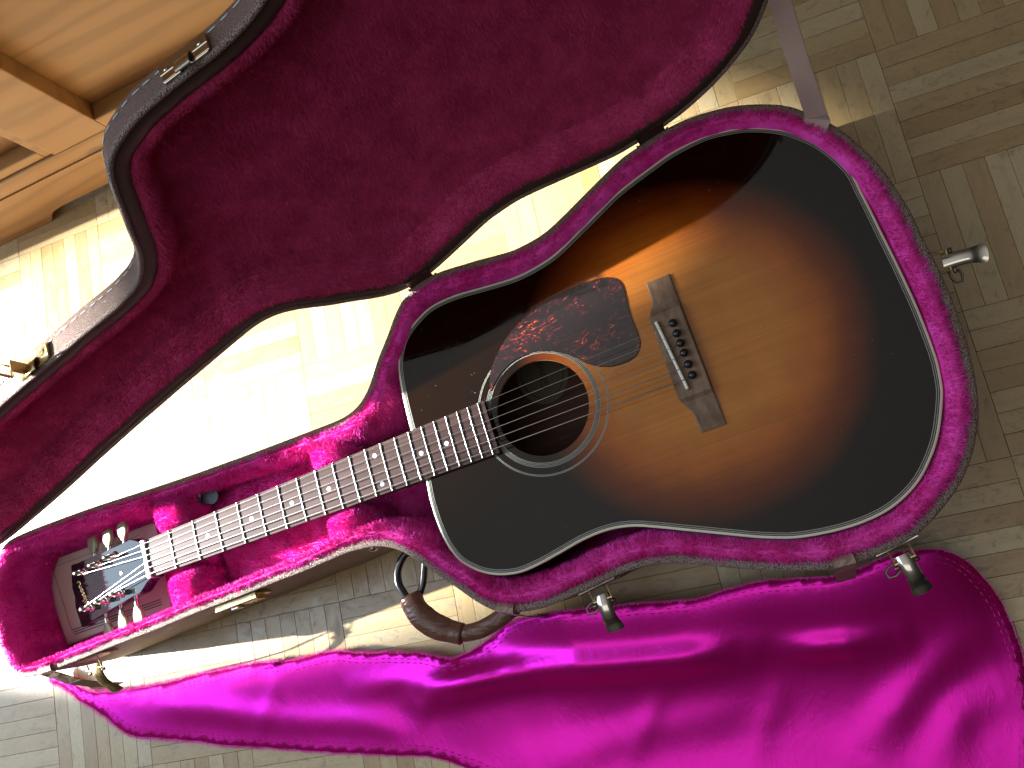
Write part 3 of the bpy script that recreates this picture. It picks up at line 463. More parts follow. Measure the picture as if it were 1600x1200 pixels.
def wood_strip():
    m = M('oak_parquet', rough=.3); g = NG(m); oi = g.n('ObjectInfo')
    rv = g.math('MULTIPLY', oi.outputs['Random'], 37.0); cv = g.n('CombineXYZ'); g.l(rv, cv.inputs[0]); g.l(rv, cv.inputs[1]); g.l(rv, cv.inputs[2])
    ad = g.n('VectorMath', operation='ADD'); g.l(g.map((14, 110, 60)), ad.inputs[0]); g.l(cv.outputs[0], ad.inputs[1])
    gr = g.noise(ad.outputs[0], 1.0, 6, .62, .5)
    ad2 = g.n('VectorMath', operation='ADD'); g.l(g.map((45, 620, 200)), ad2.inputs[0]); g.l(cv.outputs[0], ad2.inputs[1])
    fine = g.noise(ad2.outputs[0], 1.0, 4, .7, .2)
    tone = g.ramp(oi.outputs['Random'], [(0, (.34, .215, .082)), (.3, (.40, .275, .118)), (.6, (.43, .31, .145)), (.85, (.46, .35, .18)), (1, (.50, .41, .24))])
    grain = g.ramp(gr, [(.25, G(.84)), (.5, G(1.0)), (.75, G(1.06))])
    c = g.mix(1, tone, grain, 'MULTIPLY'); c = g.mix(1, c, g.ramp(fine, [(.3, G(.92)), (.55, G(1.02))]), 'MULTIPLY')
    ad3 = g.n('VectorMath', operation='ADD'); g.l(g.map((60, 90, 60)), ad3.inputs[0]); g.l(cv.outputs[0], ad3.inputs[1])
    wear = g.noise(ad3.outputs[0], 1.0, 8, .72, 1.0)
    geo = g.n('NewGeometry'); patch = g.noise(g.map((3.2, 3.2, 3.2), geo.outputs['Position']), 1.0, 3)
    pw = g.math('MULTIPLY', g.ramp(wear, [(.53, G(0)), (.63, G(1))]), g.ramp(patch, [(.36, G(.2)), (.56, G(.95))]))
    c = g.mix(g.math('MULTIPLY', pw, .6), c, (.15, .11, .07)); g.base(c)
    g.rough(g.ramp(wear, [(.3, G(.24)), (.62, G(.40)), (.8, G(.6))])); g.bump(g.math('ADD', gr, g.math('MULTIPLY', fine, .6)), .25, .0006)
    g.b.inputs['Coat Weight'].default_value = .6; g.l(g.ramp(wear, [(.3, G(.16)), (.65, G(.42))]), g.b.inputs['Coat Roughness'])
    return m
def pine():
    m = M('pine_wood', rough=.42); g = NG(m); oi = g.n('ObjectInfo'); rv = g.math('MULTIPLY', oi.outputs['Random'], 19.0); cv = g.n('CombineXYZ')
    for i in range(3): g.l(rv, cv.inputs[i])
    ad = g.n('VectorMath', operation='ADD'); g.l(g.map((3, 20, 26)), ad.inputs[0]); g.l(cv.outputs[0], ad.inputs[1])
    gr = g.noise(ad.outputs[0], 1.0, 5, .55, 1.3)
    wv = g.n('TexWave', wave_type='BANDS', bands_direction='Z'); wv.inputs['Scale'].default_value = .35; wv.inputs['Distortion'].default_value = 16; wv.inputs['Detail'].default_value = 3
    g.l(ad.outputs[0], wv.inputs[0])
    c = g.mix(gr, (.29, .132, .038), (.40, .215, .075)); c = g.mix(1, c, g.ramp(wv.outputs[1], [(0, G(.80)), (.35, G(1)), (1, G(1.04))]), 'MULTIPLY')
    kn = g.n('TexVoronoi', feature='F1'); kn.inputs['Scale'].default_value = 1.0; ad4 = g.n('VectorMath', operation='ADD'); g.l(g.map((5, 9, 9)), ad4.inputs[0]); g.l(cv.outputs[0], ad4.inputs[1]); g.l(ad4.outputs[0], kn.inputs[0])
    c = g.mix(g.ramp(kn.outputs[0], [(.06, G(.85)), (.11, G(0))]), c, (.17, .08, .03)); g.base(c); g.bump(gr, .12, .0006); return m
def tolex():
    m = M('brown_textured_case_covering', rough=.42); g = NG(m); v = g.n('TexVoronoi', feature='DISTANCE_TO_EDGE'); v.inputs['Scale'].default_value = 1
    nz = g.noise(g.map((260, 260, 260)), 1, 3); g.l(g.map((650, 650, 650)), v.inputs[0])
    h = g.math('ADD', g.ramp(v.outputs[0], [(0, G(0)), (.25, G(1))]), g.math('MULTIPLY', nz, .7)); g.bump(h, .8, .0006)
    g.base(g.mix(g.ramp(v.outputs[0], [(0, G(0)), (.2, G(1))]), (.10, .062, .050), (.235, .150, .122))); return m
def webbing():
    m = M('woven_rim_binding', rough=.5); g = NG(m); v = g.n('TexVoronoi', feature='F1'); v.inputs['Scale'].default_value = 1; g.l(g.map((900, 900, 900)), v.inputs[0])
    g.bump(v.outputs[0], 1.0, .0012); g.base(g.ramp(v.outputs[0], [(.15, (.44, .34, .30)), (.5, (.23, .155, .13)), (.9, (.07, .042, .035))])); return m
def plush(name, a, b, sheen):
    m = M(name, rough=.75); g = NG(m); n1 = g.noise(g.map((38, 38, 38)), 1, 4, .6); n2 = g.noise(g.map((330, 330, 330)), 1, 2)
    g.base(g.mix(g.ramp(g.math('ADD', g.math('MULTIPLY', n1, .8), g.math('MULTIPLY', n2, .2)), [(.38, G(0)), (.62, G(1))]), a, b))
    g.b.inputs['Sheen Weight'].default_value = sheen; g.b.inputs['Sheen Tint'].default_value = (1, .35, .95, 1); g.b.inputs['Sheen Roughness'].default_value = .4
    g.b.inputs['Specular IOR Level'].default_value = .15; return m
def sunburst():
    m = M('sunburst_lacquered_spruce', rough=.3); g = NG(m); sp = g.n('SeparateXYZ'); g.l(g.tc.outputs['Object'], sp.inputs[0])
    wob_ = g.noise(g.map((9, 9, 9)), 1, 2)
    dx = g.math('DIVIDE', g.math('SUBTRACT', sp.outputs[0], .155), .172); dy = g.math('DIVIDE', g.math('SUBTRACT', sp.outputs[1], .003), .171)
    d = g.math('SQRT', g.math('ADD', g.math('MULTIPLY', dx, dx), g.math('MULTIPLY', dy, dy)))
    d = g.math('ADD', d, g.math('MULTIPLY', g.math('SUBTRACT', wob_, .5), .10))
    fl = g.noise(g.map((4, 700, 60)), 1, 3, .6); st = g.noise(g.map((2, 60, 10)), 1, 3, .6, .3); cx = g.noise(g.map((40, 22, 10)), 1, 2)
    amber = g.mix(st, (.37, .118, .014), (.54, .195, .028)); amber = g.mix(1, amber, g.ramp(fl, [(.3, G(.82)), (.6, G(1.06))]), 'MULTIPLY'); amber = g.mix(1, amber, g.ramp(cx, [(.3, G(.93)), (.7, G(1.06))]), 'MULTIPLY')
    halfs = g.ramp(sp.outputs[1], [(.0, G(1)), (1, G(1))])
    tint = g.ramp(d, [(.48, (1, 1, 1)), (.66, (.80, .60, .42)), (.82, (.33, .17, .12)), (.96, (.07, .035, .03)), (1.12, (.012, .010, .010))])
    g.base(g.mix(1, amber, tint, 'MULTIPLY')); g.b.inputs['Coat Weight'].default_value = 1; g.l(g.ramp(g.noise(g.map((30, 70, 30)), 1, 6, .75, 1.5), [(.45, G(.02)), (.75, G(.11))]), g.b.inputs['Coat Roughness'])
    g.b.inputs['Specular IOR Level'].default_value = .0; return m
def rosewood(name='rosewood', a=(.024, .012, .010), b=(.062, .031, .026), rough=.45, sc_=(8, 160, 60)):
    m = M(name, rough=rough); g = NG(m); n1 = g.noise(g.map(sc_), 1, 5, .65, .6); n2 = g.noise(g.map(tuple(3 * s for s in sc_)), 1, 3)
    c = g.mix(g.ramp(n1, [(.3, G(0)), (.7, G(1))]), a, b); c = g.mix(1, c, g.ramp(n2, [(.35, G(.75)), (.6, G(1.1))]), 'MULTIPLY'); g.base(c); g.b.inputs['Specular IOR Level'].default_value = .22; g.bump(n2, .15, .0004); return m
def tortoise():
    m = M('tortoiseshell_celluloid', rough=.12); g = NG(m); base = g.map((62, 120, 60), rot=(0, 0, .35)); n1 = g.noise(base, 1, 5, .6, 2.6); n2 = g.noise(g.map((20, 26, 20)), 1, 3)
    n3 = g.noise(g.map((150, 260, 100), rot=(0, 0, .5)), 1, 3, .6, 1.2)
    s = g.math('ADD', n1, g.math('MULTIPLY', g.math('SUBTRACT', n2, .5), .5)); s = g.math('ADD', s, g.math('MULTIPLY', g.math('SUBTRACT', n3, .5), .25))
    g.base(g.ramp(s, [(.52, (.012, .008, .009)), (.59, (.035, .008, .012)), (.65, (.09, .012, .014)), (.69, (.22, .026, .012)), (.735, (.50, .11, .02)), (.79, (.70, .30, .08))])); g.b.inputs['Coat Weight'].default_value = .8; g.b.inputs['Coat Roughness'].default_value = .04; return m
def satin():
    m = M('magenta_satin', (.50, .003, .13), .6); g = NG(m); g.b.inputs['Specular IOR Level'].default_value = .1
    geo = g.n('NewGeometry'); wv = g.noise(g.map((420, 900, 420)), 1, 2); nz = g.noise(g.map((14, 9, 10)), 1, 4, .6, .6)
    bp = g.n('Bump'); bp.inputs['Strength'].default_value = .16; bp.inputs['Distance'].default_value = .004; cr = g.noise(g.map((70, 22, 30), rot=(0, 0, .35)), 1, 3, .5, 1.2); g.l(g.math('ADD', g.math('ADD', nz, g.math('MULTIPLY', g.ramp(cr, [(.52, G(0)), (.60, G(1)), (.68, G(0))]), .10)), g.math('MULTIPLY', wv, .03)), bp.inputs['Height'])
    g.l(bp.outputs[0], g.b.inputs['Normal'])
    gl = g.n('BsdfAnisotropic'); gl.distribution = 'GGX'; gl.inputs['Color'].default_value = (.92, .022, .66, 1); gl.inputs['Roughness'].default_value = .33; g.l(bp.outputs[0], gl.inputs['Normal'])
    mxs = g.n('MixShader'); mxs.inputs[0].default_value = .56; g.l(g.b.outputs[0], mxs.inputs[1]); g.l(gl.outputs[0], mxs.inputs[2])
    out = [n for n in g.t.nodes if n.type == 'OUTPUT_MATERIAL'][0]; g.l(mxs.outputs[0], out.inputs[0]); return m
def paperish(name, c, r=.7, fr=300):
    m = M(name, c, r); g = NG(m); g.bump(g.noise(g.map((fr, fr, fr)), 1, 3), .15, .0005); g.base(g.mix(g.noise(g.map((25, 25, 25)), 1, 3), tuple(x * .9 for x in c), tuple(min(1, x * 1.07) for x in c))); return m
def leather(name, a, b, r=.35):
    m = M(name, a, r); g = NG(m); n = g.noise(g.map((70, 70, 70)), 1, 5, .6, .5); g.base(g.mix(n, a, b)); n2 = g.noise(g.map((28, 60, 40)), 1, 2, .5, 1.5); g.bump(g.math('ADD', g.math('MULTIPLY', n, .4), n2), .7, .004); return m
def ribbon():
    m = M('woven_tan_ribbon', (.42, .30, .26), .6); g = NG(m); wv = g.n('TexWave'); wv.inputs['Scale'].default_value = 1; g.l(g.map((260, 420, 420)), wv.inputs[0]); g.base(g.mix(wv.outputs[1], (.36, .25, .215), (.46, .335, .29))); return m
def metal(name, c, r):
    m = M(name, c, r, 1); g = NG(m); n = g.noise(g.map((90, 90, 90)), 1, 4, .7); g.rough(g.ramp(n, [(.3, G(r * .7)), (.7, G(min(1, r * 1.6)))])); g.base(g.mix(n, tuple(x * .8 for x in c), c)); return m
WOOD = wood_strip(); PINE = pine(); TOLEX = tolex(); WEB = webbing()
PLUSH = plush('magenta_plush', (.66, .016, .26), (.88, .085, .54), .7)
PLUSH_SHADED = plush('magenta_plush_lid_shaded', (.58, .050, .18), (.74, .085, .29), .6)  # same plush as the case, with the lid's shade put into the colour
TOP = sunburst(); ROSE = rosewood(); BRIDGE = rosewood('bridge_rosewood', (.13, .08, .05), (.27, .175, .115), .5, (60, 22, 30)); BACKW = rosewood('body_wood', (.05, .022, .015), (.12, .05, .03), .5)
TORT = tortoise(); SATIN = satin(); BLACK = M('black_lacquer', (.008, .008, .009), .03)
IVORY = M('ivoroid', (.66, .62, .46), .3); WHITE = M('white_purfling', (.36, .37, .30), .35); BLK = M('black_purfling', (.012, .012, .012), .3)
BONE = M('bone', (.74, .76, .64), .3); PEARL = M('pearl', (.50, .57, .66), .15, Coat_Weight=.6); CREAM = M('cream_tuner_plastic', (.22, .225, .12), .3, Subsurface_Weight=.2, Subsurface_Radius=(.004, .004, .002))
NICKEL = metal('aged_nickel', (.66, .63, .56), .14); BRASS = metal('aged_brass', (.66, .52, .27), .28); DARKM = metal('tarnished_metal', (.20, .17, .13), .4); STEEL = M('string_steel', (.62, .59, .55), .32, 1)
FRETM = M('fret_nickel', (.55, .55, .53), .3, 1); GOLD = M('gold_leaf_lettering', (.80, .62, .28), .35, .6)
PAPER = paperish('beige_booklet_cover', (.50, .42, .36)); VINYL = M('dark_brown_vinyl', (.060, .040, .028), .5); THREAD = M('white_thread', (.55, .58, .60), .7)
LEATH = leather('brown_leather', (.105, .040, .022), (.155, .066, .040)); BLEATH = M('black_plastic', (.014, .014, .016), .22); TAN = ribbon(); TANL = leather('tan_leather_tab', (.24, .15, .115), (.30, .20, .15), .5)
LABELM = paperish('label_paper', (.12, .10, .065)); INK = M('label_ink', (.02, .015, .012), .6); DARKG = M('dark_joint', (.05, .035, .02), .8); PTHREAD = M('magenta_thread', (.62, .05, .26), .6)
NAVY = M('black_leather_tab', (.03, .034, .045), .4); STRIPE = M('booklet_stripe', (.05, .045, .06), .6)

# ------------------------------------------------------------------ floor
fl = tag(mesh('floor', [(-.9, -.9, -.0035), (1.7, -.9, -.0035), (1.7, 1.6, -.0035), (-.9, 1.6, -.0035)], [(0, 1, 2, 3)], DARKG), kind='structure')
def plank_mesh(L=.1496, W=.02115, T=.009):
    bm = bmesh.new(); bmesh.ops.create_cube(bm, size=1)
    for v in bm.verts: v.co = Vector((v.co.x * L, v.co.y * W, v.co.z * T - T / 2))
    bmesh.ops.bevel(bm, geom=[e for e in bm.edges if all(v.co.z > -1e-4 for v in e.verts)], offset=.00022, segments=1, affect='EDGES')
    bm.faces.ensure_lookup_table(); bmesh.ops.delete(bm, geom=[f for f in bm.faces if f.calc_center_median().z < -T + 1e-4], context='FACES')
    me = bpy.data.meshes.new('parquet_strip'); bm.to_mesh(me); bm.free(); me.materials.append(WOOD); return me
PM = plank_mesh(); th = D['th']
for x, y, rot in D['planks']:
    o = bpy.data.objects.new('parquet_strip', PM); COL.objects.link(o); o.parent = fl
    b = ORG[fl.name]; o.location = (x - b[0], y - b[1], random.uniform(-.0002, .0002) - b[2])
    o.rotation_euler = (random.uniform(-.0012, .0012), random.uniform(-.0006, .0006), th + rot * math.pi / 2 + random.uniform(-.0008, .0008))
# strips beyond the 300 that show largest: one object
bm = bmesh.new()
for x, y, rot in D['planks_rest']:
    n0 = len(bm.verts); bm.from_mesh(PM); bm.verts.ensure_lookup_table()
    mt = Matrix.Translation((x, y, random.uniform(-.0002, .0002))) @ Matrix.Rotation(th + rot * math.pi / 2, 4, 'Z')
    for v in bm.verts[n0:]: v.co = mt @ v.co
me = bpy.data.meshes.new('m'); bm.to_mesh(me); bm.free(); o = link('parquet_strip', me, WOOD, fl); o['kind'] = 'stuff'

# ------------------------------------------------------------------ pine cabinet
cb = empty('pine_cabinet', (.1, .75, 0), 'honey coloured pine cabinet with recessed door panels behind the open lid', 'cabinet')
PL = np.array((-.275, .571, 0)); ux = np.array((.9993, -.038, 0)); uy = np.array((.038, .9993, 0)); uz = np.array((0, 0, 1.))
def cbox(mb, x0, x1, y0, y1, z0, z1):
    # x along the front measured from world x = 0, y depth behind the front
    c0 = PL + ux * ((x0 + x1) / 2 + .275) + uy * ((y0 + y1) / 2) + uz * ((z0 + z1) / 2); return mb.box(c0, ux, uy, uz, (x1 - x0) / 2, (y1 - y0) / 2, (z1 - z0) / 2)
def cpart(name, *a, bevel=.002, mat=PINE): return cbox(MB(), *a).make(name, mat, cb, bevel=bevel)
# plinth board with a scalloped foot
prof = [(-.9, .0), (-.172, .0), (-.166, .004), (-.158, .013), (-.148, .019), (-.130, .022), (.60, .022), (.60, 0), (.72, 0), (.72, .088), (-.9, .088)]
V = [];
for dd in (0, .022):
    for x, z in prof: V.append(PL + ux * (x + .275) + uy * dd + uz * z)
n = len(prof); F = [tuple(range(n)), tuple(range(2 * n - 1, n - 1, -1))] + [(i, i + n, (i + 1) % n + n, (i + 1) % n) for i in range(n)]
pb = MB().add(V, F).make('base_board', PINE, cb)
cpart('bottom_rail', -.9, .72, .0015, .024, .0885, .1180)
cpart('stile', -.0405, .0505, .001, .026, .1185, 1.0)
cpart('stile', -.90, -.72, .001, .026, .1185, 1.0); cpart('stile', .62, .72, .001, .026, .1185, 1.0)
cpart('rail', .051, .619, .001, .026, .1185, .1425)
cpart('rail', .051, .619, .001, .026, .85, 1.0); cpart('rail', -.719, -.041, .001, .026, .85, 1.0)
# right door: deep recess with raised field
cpart('door_panel', .0455, .624, .0263, .045, .138, .8545)
# left door: moulding frame and sunk panel
cpart('moulding', -.055, -.0412, .0045, .030, .1187, .8490); cpart('moulding', -.7185, -.0555, .0045, .030, .1187, .1345)
cpart('door_panel', -.718, -.0556, .026, .040, .135, .849)
cpart('door_panel', -.66, -.085, .016, .0258, .165, .80, bevel=.006)
cpart('side_panel', .7205, .7405, .0, .45, .0, 1.0); cpart('cabinet_top', -.92, .76, -.02, .46, 1.0005, 1.025); cpart('back_board', -.9, .72, .44, .45, .03, 1.0, bevel=0)

# ------------------------------------------------------------------ guitar case, lower shell
C0 = resample(D['case'], 420, .004)
case = empty('guitar_case', (.33, .0, 0), 'open brown guitar case with magenta plush lining lying on the parquet', 'guitar case')
nC = normals(C0)
rings = [r3(inset(C0, .006), .0045), r3(inset(C0, .0015), .0075), r3(C0 * 1, .014), r3(inset(C0, -.0008), .06), r3(C0 * 1, .118), r3(inset(C0, .0005), ZR - .0045)]
V, F = strip(rings); nb = len(V); Vb, Fb = cdt([inset(C0, .006)[::3]], .05)
sh = mesh('case_shell', V, F, TOLEX, case, smooth=True)
mesh('case_bottom', r3(Vb, .0047), Fb, TOLEX, case)
rb = [r3(inset(C0, 0.0), ZR - .0048), r3(inset(C0, -.0016), ZR - .0036), r3(inset(C0, -.0018), ZR - .001), r3(inset(C0, -.0006), ZR + .0007), r3(inset(C0, .0025), ZR + .0014), r3(inset(C0, .0055), ZR + .0006), r3(inset(C0, .0068), ZR - .001), r3(inset(C0, .007), ZR - .008)]
V, F = strip(rb); mesh('rim_binding', V, F, WEB, case, smooth=True)

# plush roll under the rim and walls of the lining
BODY = resample(D['body'], 480, .003)
xs = C0[:, 0]
wroll = np.interp(xs, [-.30, .20, .30, .36, .9], [.013, .013, .026, .027, .027])
kk = np.exp(-.5 * (np.arange(-12, 13) / 5.) ** 2); kk /= kk.sum(); wroll = sum(a * np.roll(wroll, -i) for a, i in zip(kk, range(-12, 13)))
floorz = np.interp(xs, [-.3, .06, .28, .34, .9], [.05, .05, .06, .026, .026])
lr = []
for f, dz in ((.0, -.006), (.04, -.001), (.16, .0035), (.38, .0050), (.60, .0028), (.78, -.003), (.92, -.013), (1.0, -.028), (1.06, -.052)):
    o_ = .0065 + (wroll - .0065) * f; Q = inset(C0, o_); b_ = wob(r3(Q, 0), 130, f * 3) * .0016 * (f > .1) * (f < .95)
    lr.append(np.column_stack([Q, ZR + dz * np.where(dz > 0, 1, np.where(wroll < .02, .9, 1)) + b_]))
lr.append(np.column_stack([inset(C0, wroll * 1.08), floorz + .01])); lr.append(np.column_stack([inset(C0, wroll * 1.12 + .004), floorz]))
V, F = strip(lr)
F = [tuple(f) for f in F]
bi = inset(BODY, -.0005)
furry('plush_lining', V, F, PLUSH, case, 270000, .0058, .00027, lean=(0, 0, .25), avoid=bi, clump=210, spread=.5)
fi = inset(C0, wroll * 1.12 + .004)[::4]; Vf, Ff = cdt([fi], .02)
zf = np.interp(Vf[:, 0], [-.3, .29, .31, .9], [.049, .049, .026, .026])
mesh('lining_floor', r3(Vf, zf), Ff, PLUSH, case, smooth=True)
# neck rest pads: rounded plush blocks on either side of the neck
def blob(c, h, rot=0, p=3.2, n=18, m_=12):
    V = []; F = []; c = np.array(c); sg = lambda v, e: np.sign(v) * abs(v) ** e
    for i in range(m_ + 1):
        la = -math.pi / 2 + math.pi * i / m_
        for j in range(n * 2):
            lo = math.pi * j / n
            q = np.array([sg(math.cos(la), 2 / p) * sg(math.cos(lo), 2 / p) * h[0], sg(math.cos(la), 2 / p) * sg(math.sin(lo), 2 / p) * h[1], sg(math.sin(la), 2 / p) * h[2]])
            q = np.array([q[0] * math.cos(rot) - q[1] * math.sin(rot), q[0] * math.sin(rot) + q[1] * math.cos(rot), q[2]]); V.append(c + q)
    V = np.array(V); V += (wob(V, 90, 2) * .0012)[:, None]
    k = 2 * n
    for i in range(m_):
        for j in range(k): F.append((i * k + j, i * k + (j + 1) % k, (i + 1) * k + (j + 1) % k, (i + 1) * k + j))
    return V, F
def span(x):
    k = np.abs(C0[:, 0] - x) < .006; y = C0[k, 1]; return y[y > 0].mean(), y[y < 0].mean()
for x, hx, lab in ((.032, .026, 'plush neck rest beside the first fret'), (.248, .027, 'plush neck rest near the body')):
    yt, yb = span(x)
    for y0, y1, side in ((.023, yt - .007, 'hinge side'), (yb + .007, -.023, 'handle side')):
        V, F = blob((x, (y0 + y1) / 2, .089), (hx, (y1 - y0) / 2, .044)); o = furry('neck_rest', V, F, PLUSH, case, 34000, .0044, .00027, lean=(-.2, 0, .25), seed=int(x * 1000), clump=190, spread=.5); o['label'] = lab + ', ' + side
    V, F = blob((x, 0, .070), (hx, .026, .033)); o = furry('neck_rest', V, F, PLUSH, case, 2500, .004, .0004, seed=4); o['label'] = lab + ', under the neck'
# accessory compartment: low plush lid between the two rests with a black pull tab
yt, yb = span(.14); V, F = blob((.141, (yt + yb) / 2, .070), (.081, (yt - yb) / 2 - .0135, .020), p=7, n=30)
o = furry('accessory_lid', V, F, PLUSH, case, 60000, .0036, .00030, lean=(.1, -.1, .2), seed=12, clump=150, spread=.45)
tb = MB(); tb.box((.054, .0585, .1075), (.93, -.36, 0), (.36, .93, 0), (0, 0, 1), .0105, .0085, .0015); tb.make('pull_tab', NAVY, case, bevel=.0012)
tb = MB()
pts = []
for a in np.linspace(-math.pi / 2, math.pi / 2, 9): pts.append((.0085 * math.cos(a) + .008, .0095 * math.sin(a)))
pts = [(-.010, -.0085)] + pts + [(-.010, .0085)]
dx, dy = np.array((.93, -.36)), np.array((.36, .93)); base = np.array((.0685, .0525)); n = len(pts)
Vt = [(*(base + dx * p[0] + dy * p[1]), z) for z in (.1035, .1058) for p in pts]
tb.add(Vt, [tuple(range(n))[::-1], tuple(range(n, 2 * n))] + [(i, (i + 1) % n, (i + 1) % n + n, i + n) for i in range(n)]); tb.make('pull_tab', NAVY, case, bevel=.0006)
MB().lathe((.0615, .0555, .1075), (0, 0, 1), [(.002, 0), (.0021, .0018), (.0012, .0026)], 12).make('snap', BRASS, case, smooth=True)

# ------------------------------------------------------------------ lid
H0, E1, U1, M1 = [np.array(v) for v in D['lidF']]
LQ = resample(D['lid'], 420, .004)
def L3(Q, d):
    Q = np.asarray(Q); d = np.broadcast_to(d, (len(Q),)); return H0 + Q[:, :1] * E1 + Q[:, 1:2] * U1 - np.asarray(d)[:, None] * M1
rings = [L3(inset(LQ, .0005), .004), L3(LQ, .008), L3(inset(LQ, -.0004), .020), L3(inset(LQ, .0006), .027), L3(inset(LQ, .004), .0315), L3(inset(LQ, .009), .0335)]
V, F = strip(rings); lid = mesh('lid', V, [f[::-1] for f in F], TOLEX, case, smooth=True); lid['label'] = 'open lid standing upright at the hinges'
Vb, Fb = cdt([inset(LQ, .009)[::3]], .03); arch = .006
dist = np.full(len(Vb), 9.); bb = inset(LQ, .009)[::3]
for c in range(0, len(bb), 70): dist = np.minimum(dist, np.sqrt(((Vb[:, None] - bb[None, c:c + 70]) ** 2).sum(2)).min(1))
mesh('lid_back', L3(Vb, .0335 + .022 * (1 - np.exp(-dist / .08))), Fb, TOLEX, lid, smooth=True)
rb = [L3(inset(LQ, 0), .0048), L3(inset(LQ, -.0015), .0036), L3(inset(LQ, -.0016), .001), L3(inset(LQ, 0), -.0008), L3(inset(LQ, .002), -.001), L3(inset(LQ, .0032), .0005), L3(inset(LQ, .0034), .006)]
V, F = strip(rb); mesh('rim_binding', V, F, WEB, lid, smooth=True)
V, F = strip([L3(inset(LQ, .0032), .0015), L3(inset(LQ, .0075), .0005), L3(inset(LQ, .0145), .0015), L3(inset(LQ, .016), .006)]); mesh('rim_flange', V, F, VINYL, lid, smooth=True)
ll = []
for off, d in ((.0145, .0045), (.0175, .0022), (.022, .0030), (.0265, .0065), (.030, .013), (.032, .022), (.036, .028)):
    Q = inset(LQ, off); ll.append(L3(Q, d + wob(r3(Q, 0), 110, off * 200) * .0009))
V, F = strip(ll); inn = inset(LQ, .036)[::3]; Vb, Fb = cdt([inn], .010)
dist = np.full(len(Vb), 9.)
for c in range(0, len(inn), 70): dist = np.minimum(dist, np.sqrt(((Vb[:, None] - inn[None, c:c + 70]) ** 2).sum(2)).min(1))
P3 = r3(Vb, 0); dd = .028 + .016 * (1 - np.exp(-dist / .05)) + (wob(P3, 21, 1) * .0030 + wob(P3, 55, 4) * .0010) * (1 - np.exp(-dist / .03))
off = len(V); V = np.vstack([V, L3(Vb, dd)]); F = list(F) + [tuple(int(i) + off for i in f) for f in Fb]
furry('lid_lining', V, F, PLUSH_SHADED, lid, 240000, .0036, .00034, lean=tuple(.25 * M1 - .6 * U1), clump=60, spread=.30, seed=21)
# white stitches running round the side of the lid
st = MB(); S = resample(D['lid'], 1500, .004); Lt = np.linalg.norm(np.roll(S, -1, 0) - S, axis=1).sum(); ns = int(Lt / .0125)
idx = (np.arange(ns) * len(S) / ns).astype(int); So = inset(S, -.0009); span = int(len(S) / ns * .62)
for i in idx:
    P = L3(So[[(i + k) % len(S) for k in (0, span // 2, span)]], .0205); st.tube(P, [.0005, .0007, .0005], 5)
tag(st.make('stitching', THREAD, lid, smooth=True), kind='stuff')
# hinges
def lpt(a, b, d=0): return H0 + E1 * a + U1 * b - M1 * d
for a in (0.0, .280, -.655):
    mb = MB(); c = lpt(a, -.003, -.002); k = 5 if a > -.1 else 3; hw = .018 if a > -.1 else .008
    mb.tube([c - E1 * hw, c + E1 * hw], .0022, 8)
    for s_ in (-1, 1): mb.tube([c + E1 * (hw * s_ - .002 * s_), c + E1 * hw * s_], .0031, 8)
    mb.box(c - np.array((0, 0, .008)) + U1 * 0, E1, np.cross(E1, (0, 0, 1)), (0, 0, 1), hw * .8, .0006, .007)
    mb.box(c + U1 * .009 - M1 * .001, E1, M1, U1, hw * .8, .0006, .007)
    mb.make('hinge', DARKM, case, smooth=False)
# catches on the upright lid's side
def side_frame(a, b):
    i = np.argmin(((LQ - np.array((a, b))) ** 2).sum(1)); nr = normals(LQ)[i]; N3 = E1 * nr[0] + U1 * nr[1]; T3 = np.cross(N3, M1); return L3(LQ[i:i + 1], 0)[0], T3, N3
def catch(a, b, lab, ring):
    P, T3, N3 = side_frame(a, b); mb = MB(); Bk = -M1
    for s_ in (-1, 1):
        c = P + T3 * .0125 * s_ + N3 * .0022 + Bk * .0125
        mb.box(c, T3, Bk, N3, .0085, .0085, .0011)
        mb.lathe(c + N3 * .001 + T3 * .003 * s_ + Bk * .001, N3, [(.0026, 0), (.0024, .001), (.0014, .0016)], 12)
        mb.box(c - Bk * .0095 + N3 * -.0008, T3, N3, Bk, .0075, .0024, .0008)
    mb.box(P + N3 * .0026 + Bk * .0155, T3, Bk, N3, .0215, .0052, .0013)
    V = []; 
    for i in range(9):
        t = i / 8; ang = t * 2.3
        q = P + Bk * (.013 - .015 * t) + N3 * (.0035 + .0045 * math.sin(ang)); V += [q - T3 * .0068, q + T3 * .0068, q + T3 * .0068 + N3 * .0012, q - T3 * .0068 + N3 * .0012]
    mb.add(V, [(4 * i + k, 4 * i + (k + 1) % 4, 4 * i + 4 + (k + 1) % 4, 4 * i + 4 + k) for i in range(8) for k in range(4)] + [(0, 1, 2, 3), (35, 34, 33, 32)])
    if ring:
        c = P + N3 * .012 - T3 * .006 + Bk * .006
        mb.box(c, N3, T3, Bk, .011, .0012, .006); c = P + N3 * .026 - T3 * .012 + Bk * .004
        w4 = [c + N3 * .008 * i + Bk * .006 * j for i, j in ((-1, -1), (1, -1), (1, 1), (-1, 1), (-1, -1))]; mb.tube(w4, .0016, 6)
    o = mb.make('catch', BRASS if ring else NICKEL, lid, bevel=.0005, seg=1); o['label'] = lab
catch(.016, .371, 'nickel catch on the upper side of the lid', False)
catch(-.318, .227, 'brass catch with raised bail at the head of the lid', True)
for a_, b_ in ((.30, .56), (.48, .30)): catch(a_, b_, 'nickel catch on the lid', False)
